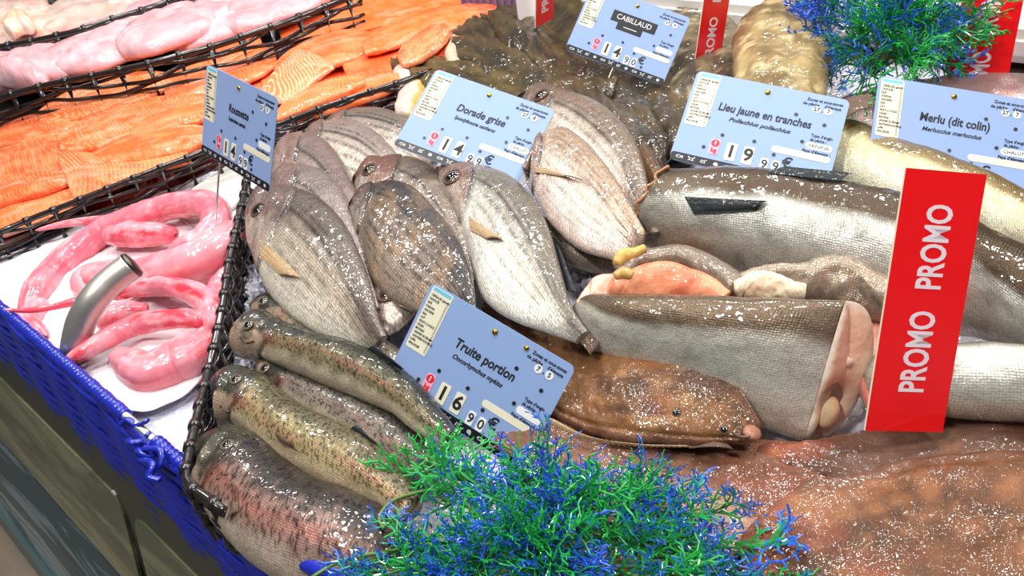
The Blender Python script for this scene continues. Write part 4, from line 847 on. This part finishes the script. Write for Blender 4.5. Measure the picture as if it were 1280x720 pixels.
rous('swollen rosy catfish forming the lowest curve on the white paper', [(268, 405), (262, 425), (240, 442), (210, 458), (185, 465), (160, 452), (140, 440)], [10, 18, 24, 24, 22, 15, 6], [.02, .022, .022, .02, .018, .016, .02], 206, .35, a=(240, 130, 140))
rous('long reddish catfish tail pointing down left past the steel tube', [(78, 452), (100, 442), (130, 425), (165, 408), (205, 400), (240, 398), (262, 402)], [4, 9, 11, 12, 11, 10, 8], [.026, .03, .034, .038, .040, .04, .036], 207, .75)
rous('thin scarlet tail crossing left of the steel tube', [(4, 387), (35, 388), (65, 384), (95, 377), (115, 374)], [1.5, 3.5, 4, 5, 5], [.045, .035, .03, .028, .028], 208, 1.0, a=(226, 70, 92), b=(236, 100, 116))
rous('faded pink catfish end under the scarlet tail, tip to the left', [(60, 420), (48, 412), (36, 404), (42, 390), (60, 378)], [3, 8, 11, 12, 9], .012, 209, .4)
rous('knotty pink stub in the gap right of the steel tube', [(118, 405), (140, 396), (165, 388), (185, 385)], [9, 13, 11, 6], .024, 210, .6)
rous('pink catfish flank pressed against the wicker wall', [(298, 330), (284, 350), (272, 375), (272, 400)], [8, 14, 14, 8], .018, 211, .4)
rous('pale underside between the thick body and the arching catfish', [(110, 378), (150, 350), (190, 352), (240, 345), (275, 340)], [6, 12, 12, 14, 10], .014, 212, .4)

# steel tube
stp = [P(93, 450, .004), P(95, 430, .03), P(102, 402, .055), P(116, 376, .075), P(138, 352, .088), P(164, 332, .092)]
st_ = thing('steel_tube', 'bent brushed steel tube rising among the skinned pink catfish', 'tube', P(93, 450, 0))
tube('bent_pipe', stp, [.0155]*6, st_, M['steel'], 32, n=50)
Td = (stp[-1]-stp[-2]); Td /= np.linalg.norm(Td)
tube('end_cap', [stp[-1]-Td*.001, stp[-1]+Td*.002, stp[-1]+Td*.004, stp[-1]+Td*.005], [.0157, .0154, .014, .010], st_, plain('cap_dark_steel', (96, 90, 84), .35, .9), 32)

# ================================================================== SIGNS
_glyph = {}
def text_mesh(s, size, bold=0, shear=0, sx=1):
    key = (s, size, bold, shear, sx)
    if key in _glyph: return _glyph[key]
    c = bpy.data.curves.new('lettering', 'FONT'); c.body = s; c.size = size; c.offset = bold; c.shear = shear; c.align_x = 'CENTER'; c.align_y = 'CENTER'; c.extrude = .00008; c.resolution_u = 3
    o = bpy.data.objects.new('lettering', c); COL.objects.link(o); dg = bpy.context.evaluated_depsgraph_get()
    me = bpy.data.meshes.new_from_object(o.evaluated_get(dg)); bpy.data.objects.remove(o); bpy.data.curves.remove(c)
    me.name = 'lettering'
    if sx != 1: me.transform(Matrix.Diagonal((sx, 1, 1, 1)))
    _glyph[key] = me; return me
_tm = {}
def text(s, size, x, y, z, parent, mat, bold=0, shear=0, rot=0, sx=1, name='lettering', fit=None):
    me = text_mesh(s, size, bold, shear, sx)
    if fit:
        wd = max(v.co.x for v in me.vertices)-min(v.co.x for v in me.vertices); sx2 = fit/wd
        me = me.copy(); me.transform(Matrix.Diagonal((sx2, 1, 1, 1)))
    if me.materials and me.materials[0] != mat: me = me.copy(); me.materials.clear()
    o = new_obj(name, me, parent, mat); o.location = (x, y, z); o.rotation_euler = (0, 0, rot); return o
def rrect(name, x0, y0, x1, y1, r, z0, z1, parent, mat, n=5, holes=None, label=None):
    pts = []
    for cx, cy, a0 in ((x1-r, y0+r, -90), (x1-r, y1-r, 0), (x0+r, y1-r, 90), (x0+r, y0+r, 180)):
        for k in range(n+1):
            a = math.radians(a0+90*k/n); pts.append((cx+r*math.cos(a), cy+r*math.sin(a)))
    m = len(pts); v = [(x, y, z0) for x, y in pts]+[(x, y, z1) for x, y in pts]
    f = [tuple(range(m))[::-1], tuple(range(m, 2*m))]+[(i, (i+1) % m, (i+1) % m+m, i+m) for i in range(m)]
    return new_obj(name, mesh(name, v, f, False), parent, mat, label)
def disc(name, x, y, z0, r, hgt, parent, mat, dome=False, n=16):
    v = []; f = []; lv = [(r, 0), (r, hgt*.5), (r*.7, hgt), (r*.01, hgt*1.25)] if dome else [(r, 0), (r, hgt), (r*.01, hgt)]
    for rr, zz in lv:
        for k in range(n): v.append((x+rr*math.cos(2*math.pi*k/n), y+rr*math.sin(2*math.pi*k/n), z0+zz))
    return new_obj(name, mesh(name, v, grid_faces(len(lv), n, True), dome), parent, mat)
def ribbon(name, strokes, wd, z, parent, mat):
    v = []; f = []
    for pts in strokes:
        pts = [np.array(p, float) for p in pts]
        for i in range(len(pts)-1):
            d = pts[i+1]-pts[i]; L_ = np.linalg.norm(d)
            if L_ == 0: continue
            d /= L_; nn = np.array([-d[1], d[0]])*wd/2; a = pts[i]-d*wd*.3; b = pts[i+1]+d*wd*.3; k = len(v)
            v += [(*(a-nn), z), (*(b-nn), z), (*(b+nn), z), (*(a+nn), z)]; f.append((k, k+1, k+2, k+3))
    return new_obj(name, mesh(name, v, f, False), parent, mat)
def ell2(cx, cy, a, b, n=12, rot=0): return [(cx+a*math.cos(t)*math.cos(rot)-b*math.sin(t)*math.sin(rot), cy+a*math.cos(t)*math.sin(rot)+b*math.sin(t)*math.cos(rot)) for t in [2*math.pi*k/n for k in range(n+1)]]
def icons(k, cx, cy, s):
    if k == 0: return [ell2(cx-.2*s, cy, .7*s, .4*s), [(cx+.5*s, cy), (cx+s, cy+.4*s), (cx+s, cy-.4*s), (cx+.5*s, cy)], ell2(cx-.5*s, cy+.1*s, .08*s, .08*s, 6)]
    if k == 1: return [ell2(cx, cy-.1*s, .55*s, .35*s), [(cx-.5*s, cy+.2*s), (cx-s, cy+.5*s), (cx-.7*s, cy+.7*s)], [(cx+.5*s, cy+.2*s), (cx+s, cy+.5*s), (cx+.7*s, cy+.7*s)], [(cx-.4*s, cy-.3*s), (cx-.8*s, cy-.6*s)], [(cx+.4*s, cy-.3*s), (cx+.8*s, cy-.6*s)]]
    if k == 2: return [[(cx-.8*s, cy-.4*s), (cx-.5*s, cy+.5*s), (cx-.1*s, cy), (cx+.3*s, cy+.5*s), (cx+.5*s, cy-.4*s), (cx-.8*s, cy-.4*s)], [(cx+.6*s, cy+.5*s), (cx+.9*s, cy+.6*s)]]
    return [ell2(cx, cy, .6*s, .5*s, 8), [(cx, cy+.5*s), (cx, cy-.5*s)], [(cx-.3*s, cy+.4*s), (cx-.2*s, cy-.4*s)], [(cx+.3*s, cy+.4*s), (cx+.2*s, cy-.4*s)]]
def frame(t, right, up, k):
    rgt = np.array(right, float); rgt /= np.linalg.norm(rgt); u = np.array(up, float); u -= rgt*(u @ rgt); u /= np.linalg.norm(u); n = np.cross(rgt, u)
    return Matrix(((rgt[0], u[0], n[0]), (rgt[1], u[1], n[1]), (rgt[2], u[2], n[2]))), O+(np.array(t)-O)*k
ALLERG = ['CÉRÉALES (gluten)', 'CRUSTACÉS', 'ŒUFS', 'POISSONS', 'ARACHIDES', 'SOJA', 'LAIT', 'FRUITS À COQUE', 'CÉLERI', 'MOUTARDE', 'GRAINES DE SÉSAME', 'ANHYDRIDE SULFUREUX', 'LUPIN', 'MOLLUSQUES']
def price_tag(t, right, up, hb, label, title, latin, price, zone, slot='', black=False, extra=False, rod=False, fit=None, k=None):
    R_, _ = frame(t, right, up, 1); u = np.array(R_.col[1])
    if k is None:
        k = 1.0
        for _ in range(60):
            pbm = O+(np.array(t)-u*.052-O)*k; e = pbm[2]-(bed(pbm)+hb); k += .6*e/max(.05, CH-pbm[2]+.0)*k*.6
    R_, pos = frame(t, right, up, k); S = k*.001  # one millimetre
    root = thing('price_tag', label, 'price tag', pos, 'pale blue price tags', rot=R_)
    X = lambda x: (x-75)*S
    Y = lambda y: (52.5-y)*S
    rrect('panel', X(0), Y(105), X(150), Y(0), 6*S, -.9*S, 0, root, M['tag'], 6)
    rrect('icon_strip', X(.3), Y(104.7), X(149.7), Y(95.5), 3*S, 0, .15*S, root, M['tag_black'])
    for i in range(12): ribbon('icon', icons(i % 4, X(9+i*12), Y(100), 3.4*S), .55*S, .32*S, root, M['white'])
    st = rrect('allergen_sticker', X(3), Y(63), X(25), Y(1.5), 2*S, 0, .3*S, root, M['cream'])
    rrect('header', X(4.5), Y(5.6), X(23.5), Y(2.2), .4*S, .3*S, .4*S, st, M['cyan'], 2)
    for i, a in enumerate(ALLERG):
        text(a, 3.0*S, X(4.2)+len(a)*.62*S, Y(9.6+i*3.75), .42*S, st, M['ink'], bold=.05*S, fit=len(a)*1.14*S)
    ribbon('tick_boxes', [ell2(X(22.8), Y(9.6+i*2.5), .85*S, .85*S, 8) for i in range(21)], .3*S, .42*S, st, M['ink'])
    disc('brass_pin', X(73), Y(9.5), 0, 2.7*S, 1.6*S, root, M['brass'], True)
    if extra: disc('brass_pin', X(104.5), Y(7.4), 0, 2.4*S, 1.4*S, root, M['brass'], True)
    for x, y in ((104.8, 27.5), (132.8, 33), (117, 55.5), (95, 76), (74, 66.3), (43, 66.8), (29, 84), (111.8, 91)):
        rv = disc('rivet', X(x), Y(y), 0, 1.9*S, .5*S, root, M['rivet']); disc('rivet_hole', X(x), Y(y), .5*S, 1.1*S, .1*S, rv, M['black'])
    if black:
        rrect('black_label', X(44), Y(41), X(111), Y(25), .3*S, 0, .3*S, root, M['ink']); rrect('black_label', X(56), Y(51), X(94), Y(40), .3*S, 0, .28*S, root, M['ink'])
        text(title, 11*S, X(77.5), Y(33), .45*S, root, M['white'], fit=52*S); rrect('latin_line', X(66), Y(45.6), X(86), Y(44.6), .2*S, .3*S, .4*S, root, M['white'])
    else:
        text(title, 12.5*S, X(76), Y(36), .2*S, root, M['ink'], bold=.32*S, shear=.12, fit=fit*S)
        text(latin, 6.2*S, X(74), Y(48), .2*S, root, M['ink'], bold=.16*S, shear=.3, fit=min(fit*.85, 60)*S)
    kg = rrect('kilo_card', X(34.5), Y(90), X(43.5), Y(73), 2*S, 0, .4*S, root, plain('card_pink', (238, 170, 186), .5)); disc('kilo_disc', X(39), Y(77.5), .4*S, 4.0*S, .15*S, kg, M['pinkred'])
    text('1', 6*S, X(39), Y(77.5), .7*S, kg, M['white'], bold=.2*S); text('kg', 6.5*S, X(39), Y(85.5), .6*S, kg, M['pinkred'], bold=.2*S)
    for ch, x in zip(price[:2], (55.5, 72)):
        c_ = rrect('digit_card', X(x-5), Y(93), X(x+5), Y(73.5), 1.5*S, 0, .5*S, root, M['cream']); text(ch, 19*S, X(x), Y(83.2), .65*S, c_, M['ink'], bold=.45*S)
    text(',', 14*S, X(81), Y(92), .2*S, root, M['ink'], bold=.3*S)
    for ch, x in zip(price[2:], (88.6, 99.4)):
        c_ = rrect('digit_card', X(x-3.6), Y(95), X(x+3.6), Y(82), 1.5*S, 0, .5*S, root, M['white']); text(ch, 12.5*S, X(x), Y(88.6), .65*S, c_, M['ink'], bold=.18*S)
    text('€', 15*S, X(109), Y(82), .2*S, root, M['ink'], bold=.35*S)
    rrect('blank_slot', X(91.5), Y(73), X(146), Y(66.2), 3*S, 0, .3*S, root, M['cream'])
    sl = rrect('gear_slot', X(121), Y(61.5), X(145.5), Y(54.5), 3*S, 0, .3*S, root, M['white'])
    if slot: text(slot, 5*S, X(133), Y(58), .45*S, sl, M['ink'], fit=19*S)
    text('Zones et sous-zones', 4.6*S, X(128), Y(7.5), .2*S, root, M['ink'], bold=.1*S, fit=34*S); text("de pêche    d'élevage", 4.6*S, X(126), Y(12.6), .2*S, root, M['ink'], bold=.1*S, fit=36*S)
    text("Type d'engin", 4.4*S, X(133.5), Y(46.5), .2*S, root, M['ink'], bold=.1*S, fit=20*S); text('de pêche :', 4.4*S, X(131), Y(51.3), .2*S, root, M['ink'], bold=.1*S, fit=15*S)
    text("Pays d'élevage :", 4.2*S, X(132), Y(64.3), .45*S, root, M['ink'], bold=.08*S, fit=26*S)
    for ch, x in zip(zone, (122, 133)):
        c_ = disc('zone_card', X(x), Y(17.8), 0, 3.9*S, .4*S, root, M['white']); text(ch, 6*S, X(x), Y(17.8), .6*S, c_, M['ink'], bold=.12*S)
    text('.', 8*S, X(127.6), Y(17), .2*S, root, M['ink'], bold=.2*S)
    tube_l = lambda x, ln: new_obj('mounting_rod', mesh('mounting_rod', [(x+1.1*S*math.cos(a), -y_, -2*S+1.1*S*math.sin(a)) for y_ in (20*S, 52*S+ln) for a in [2*math.pi*i/10 for i in range(10)]], grid_faces(2, 10, True)+[tuple(range(10))[::-1], tuple(range(10, 20))]), root, M['steel'])
    if rod: tube_l(-35*S, .085)
    else: tube_l(0, .03)
    return root
price_tag([-.04, .546, .073], [.776, -.533, -.337], [.535, .272, .8], .05, 'pale blue price tag lettered Truite portion, 16,90 euro, two brass pins', 'Truite portion', 'Oncorhynchus mykiss', '1690', ('7', '5'), extra=True, fit=62, k=.975)
price_tag([-.023, .827, .195], [.843, -.474, -.255], [.527, .628, .572], .05, 'pale blue price tag lettered Dorade grise, 14,99 euro', 'Dorade grise', 'Spondyliosoma cantharus', '1499', ('27', '8'), 'CHALUT', fit=60, k=1.04)
price_tag([-.29, .869, .211], [.674, -.731, -.105], [.304, .145, .942], .05, 'narrow-looking pale blue price tag lettered Roussette over the catfish, on a thin rod', 'Roussette', 'Scyliorhinus canicula', '1499', ('27', '7'), rod=True, fit=42, k=1.0)
price_tag([.203, 1.134, .196], [.864, -.382, -.329], [.491, .49, .72], .05, 'pale blue price tag with a black label lettered CABILLAUD', 'CABILLAUD', '', '1490', ('27', '4'), black=True, k=.93)
price_tag([.257, .72, .201], [.892, -.418, -.17], [.433, .685, .585], .05, 'pale blue price tag lettered Lieu jaune en tranches, 19,99 euro', 'Lieu jaune en tranches', 'Pollachius pollachius', '1999', ('27', '7'), 'SENNE', fit=90, k=1.01)
price_tag([.44, .699, .18], [.949, -.243, -.199], [.312, .658, .685], .05, 'pale blue price tag lettered Merlu (dit colin), behind the golden pollack', 'Merlu (dit colin)', 'Merluccius merluccius', '1299', ('27', '7'), 'CHALUT', fit=66, k=1.0)

def promo(t, right, up, label, k=1.0, wd=70, ht=240, words=((-.30, 1), (.08, 1)), cut=0):
    R_, pos = frame(t, right, up, k); S = k*.001
    root = thing('promo_sign', label, 'sign', pos, 'red promo signs', rot=R_)
    rrect('panel', -wd/2*S, (-ht/2+cut)*S, wd/2*S, ht/2*S, .6*S, -1.2*S, 0, root, M['red'], 2)
    rrect('edge', -wd/2*S-.5*S, (-ht/2+cut)*S, -wd/2*S, ht/2*S, .2*S, -1.3*S, .1*S, root, M['cream'], 2)
    mt = plain('promo_letter', (238, 222, 228), .4)
    for yc, ln in words:
        text('PROMO', 31*S, 1*S, yc*S, .2*S, root, mt, bold=.7*S, rot=math.pi/2, fit=66*S)
    return root
promo([.321, .497, .125], [.973, .066, -.223], [.183, .378, .908], 'big red PROMO sign standing on the flatfish at the right', words=((-32, 1), (52, 1)), ht=222, k=.85, cut=13)
promo([.36, 1.236, .205], [.747, .629, -.216], [.156, .15, .976], 'slanted dark red PROMO strip right of the cod price tag, cut by the top edge', words=((-58, 1), (30, 1)), ht=222, k=.88)
promo([.66, 1.023, .175], [.884, -.467, .016], [.19, .15, .965], 'red PROMO sign behind the far seaweed bunch at the top right', words=((-56, 1), (32, 1)), ht=222, k=.89)
pc = P(681, 36, .075)
promo(pc+np.array([.012, .01, .115]), [.5, .8, 0], [.12, -.02, 1], 'small red PROMO sign cut by the top edge, left of the cod price tag', words=((-62, 1), (28, 1)), ht=222, wd=60)
# things at the top behind the brown fish
cr_ = thing('plastic_crate', 'lilac grey plastic crate behind the far end of the salmon basket', 'crate', PV(640, 20, .96))
q = PV(640, 16, .97); t0 = (q-A0) @ FD
box('side', .955, .97, t0-.12, t0+.04, .10, .24, cr_, plain('crate_lilac', (130, 110, 138), .5, noise=.2)); 
for k in range(9): box('rib', .950, .956, t0-.115+k*.018, t0-.109+k*.018, .11, .235, cr_, bpy.data.materials['crate_lilac'], bev=.001)
wc = thing('white_card', 'narrow white card left of the small promo sign', 'card', P(660, 24, .06))
pw = P(661, 22, .05); rr_ = rrect('card', -.016, -.03, .016, .10, .001, -.001, .001, wc, M['white']); wc.rotation_euler = (math.radians(80), 0, math.radians(10))

# ================================================================== SEAWEED
def sprig_mesh(seed, kind):
    rg = random.Random(seed); v = []; f = []; c = []
    G1, G2, Bl, Te = lin(10, 96, 40), lin(30, 160, 62), lin(34, 84, 205), lin(8, 84, 88)
    def twig(a, b, r0, r1, ca, cb):
        a = np.array(a); b = np.array(b); d = b-a; d /= np.linalg.norm(d)+1e-9; s = np.cross(d, [.3, .2, 1]); s /= np.linalg.norm(s)+1e-9; u = np.cross(s, d); k = len(v)
        for p, r, cc in ((a, r0, ca), (b, r1, cb)):
            for i in range(4):
                an = math.pi/2*i; v.append(p+(s*math.cos(an)*1.3+u*math.sin(an)*.7)*r); c.append(cc)
        f.extend([(k+i, k+(i+1) % 4, k+4+(i+1) % 4, k+4+i) for i in range(4)]); f.append((k+4, k+5, k+6, k+7))
    def grow(p, d, ln, lev, tcol):
        n = 3 if lev == 0 else 2
        for s_ in range(n):
            d = d+np.array([rg.gauss(0, .13), rg.gauss(0, .13), rg.gauss(0, .08)]); d /= np.linalg.norm(d)
            q = p+d*ln/n; t0 = tcol; t1 = min(1, tcol+.14+.04*lev)
            cf = lambda t: mix(mix(G1, G2, min(1, t*1.3)), mix(Te, Bl, min(1, t*1.4)), {'g': 0, 'b': max(0, min(1, (t-.1)*1.7)), 'm': max(0, min(1, (t-.62)*2.4))}[kind])
            twig(p, q, (.0013-.00014*lev), (.0012-.00016*lev), cf(t0), cf(t1)); p = q; tcol = t1
            if lev < 3:
                for sg in (-1, 1):
                    if rg.random() < (.9, .8, .62)[lev]:
                        perp = np.cross(d, [0, 0, 1])+np.array([0, 0, rg.uniform(-.9, .9)]); perp /= np.linalg.norm(perp)
                        d2 = d*.72+perp*sg*rg.uniform(.5, .9); d2 /= np.linalg.norm(d2); grow(p, d2, ln*rg.uniform(.42, .62), lev+1, tcol)
    grow(np.zeros(3), np.array([0, 1., 0]), .05, 0, 0)
    me = mesh('sprig', v, f, False); me.color_attributes.new('Col', 'FLOAT_COLOR', 'POINT').data.foreach_set('color', np.c_[np.array(c).reshape(-1, 3), np.ones(len(c))].ravel()); return me
sm, nt, bs = newmat('seaweed_plastic'); at = nd(nt, 'ShaderNodeAttribute', attribute_name='Col'); nt.links.new(at.outputs['Color'], bs.inputs['Base Color']); bs.inputs['Roughness'].default_value = .32; bs.inputs['Coat Weight'].default_value = .3
SPR = {k: [sprig_mesh(300+i+hash_, k) for i in range(4)] for k, hash_ in (('g', 0), ('b', 20), ('m', 40))}
for L_ in SPR.values():
    for me in L_: me.materials.append(sm)
def bunch(label, root_px, hroot, targets, seed, scale=1.0):
    """stems run out from the root; sprigs sit along them. targets: (px,py,h,kinds,n)"""
    rg = random.Random(seed); base = P(*root_px, hroot)
    r = thing('seaweed_bunch', label, 'artificial plant', base, 'plastic seaweed')
    for (px, py, h, kinds, n) in targets:
        e = P(px, py, h); m_ = (base+e)/2+np.array([0, 0, .018]); pts = catmull(np.array([base, m_, e]), np.linspace(0, 1, 14))
        tube('stem', pts, np.linspace(.0016, .0009, 14), r, M['stem'], 6)
        for i in range(n):
            u = .45+.55*(i+.5)/n if n > 1 else .8; j = int(u*13); p = pts[min(j, 12)]; d = pts[min(j+1, 13)]-pts[max(j-1, 0)]; d /= np.linalg.norm(d)
            d = d+np.array([rg.gauss(0, .5), rg.gauss(0, .5), rg.gauss(.15, .35)]); d /= np.linalg.norm(d)
            me = rg.choice(SPR[rg.choice(kinds)]); o = new_obj('sprig', me, r)
            z = np.cross(d, rg.choice(([0, 0, 1.], [.3, 0, 1.]))); z /= np.linalg.norm(z); x = z; zz = np.cross(x, d); s_ = scale*rg.uniform(.7, 1.15)
            R_ = Matrix(((x[0], d[0], zz[0]), (x[1], d[1], zz[1]), (x[2], d[2], zz[2])))
            o.matrix_local = Matrix.Translation(Vector(p-base)) @ (R_ @ Matrix.Rotation(rg.uniform(0, 6.28), 3, 'Y')).to_4x4() @ Matrix.Diagonal((s_, s_, s_, 1))
    return r
bunch('green and blue plastic seaweed bunch in front, covering the trout tails', (670, 715), .05, [
 (535, 572, .05, 'gggm', 9), (545, 620, .06, 'ggm', 8), (475, 690, .06, 'gm', 6), (490, 715, .06, 'mg', 6), (580, 660, .07, 'gm', 9), (610, 610, .06, 'gmb', 8), (650, 600, .06, 'gmb', 8), (685, 590, .06, 'bmg', 7), (700, 650, .07, 'bmb', 9),
 (735, 615, .055, 'gbm', 8), (785, 615, .05, 'mb', 6), (845, 612, .045, 'mb', 6), (890, 650, .045, 'mg', 8), (940, 680, .04, 'mb', 7), (850, 700, .055, 'gm', 9), (780, 670, .06, 'gm', 9), (630, 680, .075, 'gm', 9), (570, 725, .07, 'gmb', 9), (510, 750, .06, 'gb', 7), (650, 750, .08, 'bmg', 9), (740, 745, .075, 'gbm', 9), (860, 750, .06, 'gm', 8), (950, 750, .045, 'gmb', 7), (1010, 735, .04, 'mb', 3), (690, 690, .085, 'gmb', 10), (650, 700, .085, 'gm', 10), (720, 705, .08, 'gmb', 10), (675, 725, .09, 'gm', 10), (600, 700, .08, 'gmb', 8)], 5, .60)
bm_ = [o for o in bpy.data.objects if o.name.startswith('seaweed_bunch')][0]
tube('bare_stem', [P(x, y, .062) for x, y in ((480, 662), (474, 648), (488, 628), (520, 616), (560, 610), (600, 606))], .0014, bm_, M['stem'], 8, n=30)
tube('bare_stem', [P(x, y, .06) for x, y in ((390, 722), (420, 704), (455, 694), (500, 690))], .0015, bm_, M['stem'], 8, n=20)
bunch('green and blue plastic seaweed bunch at the back, above the hake price tag', (1090, 95), .05, [
 (1020, 20, .10, 'bm', 7), (1010, 55, .08, 'bm', 7), (1040, 90, .06, 'mg', 6), (1060, 10, .12, 'gm', 8), (1070, 60, .10, 'gm', 8), (1100, 0, .13, 'gm', 8), (1100, 40, .12, 'mg', 8), (1140, 20, .12, 'gmb', 8), (1150, 60, .09, 'gm', 8), (1180, 40, .09, 'bmg', 7), (1190, 5, .12, 'g', 7), (1215, 15, .11, 'g', 5), (1170, 85, .06, 'gm', 6), (1120, 75, .09, 'g', 8), (1080, 95, .08, 'gm', 6), (1020, -10, .12, 'gb', 6), (1140, -15, .13, 'g', 6)], 9, .85)
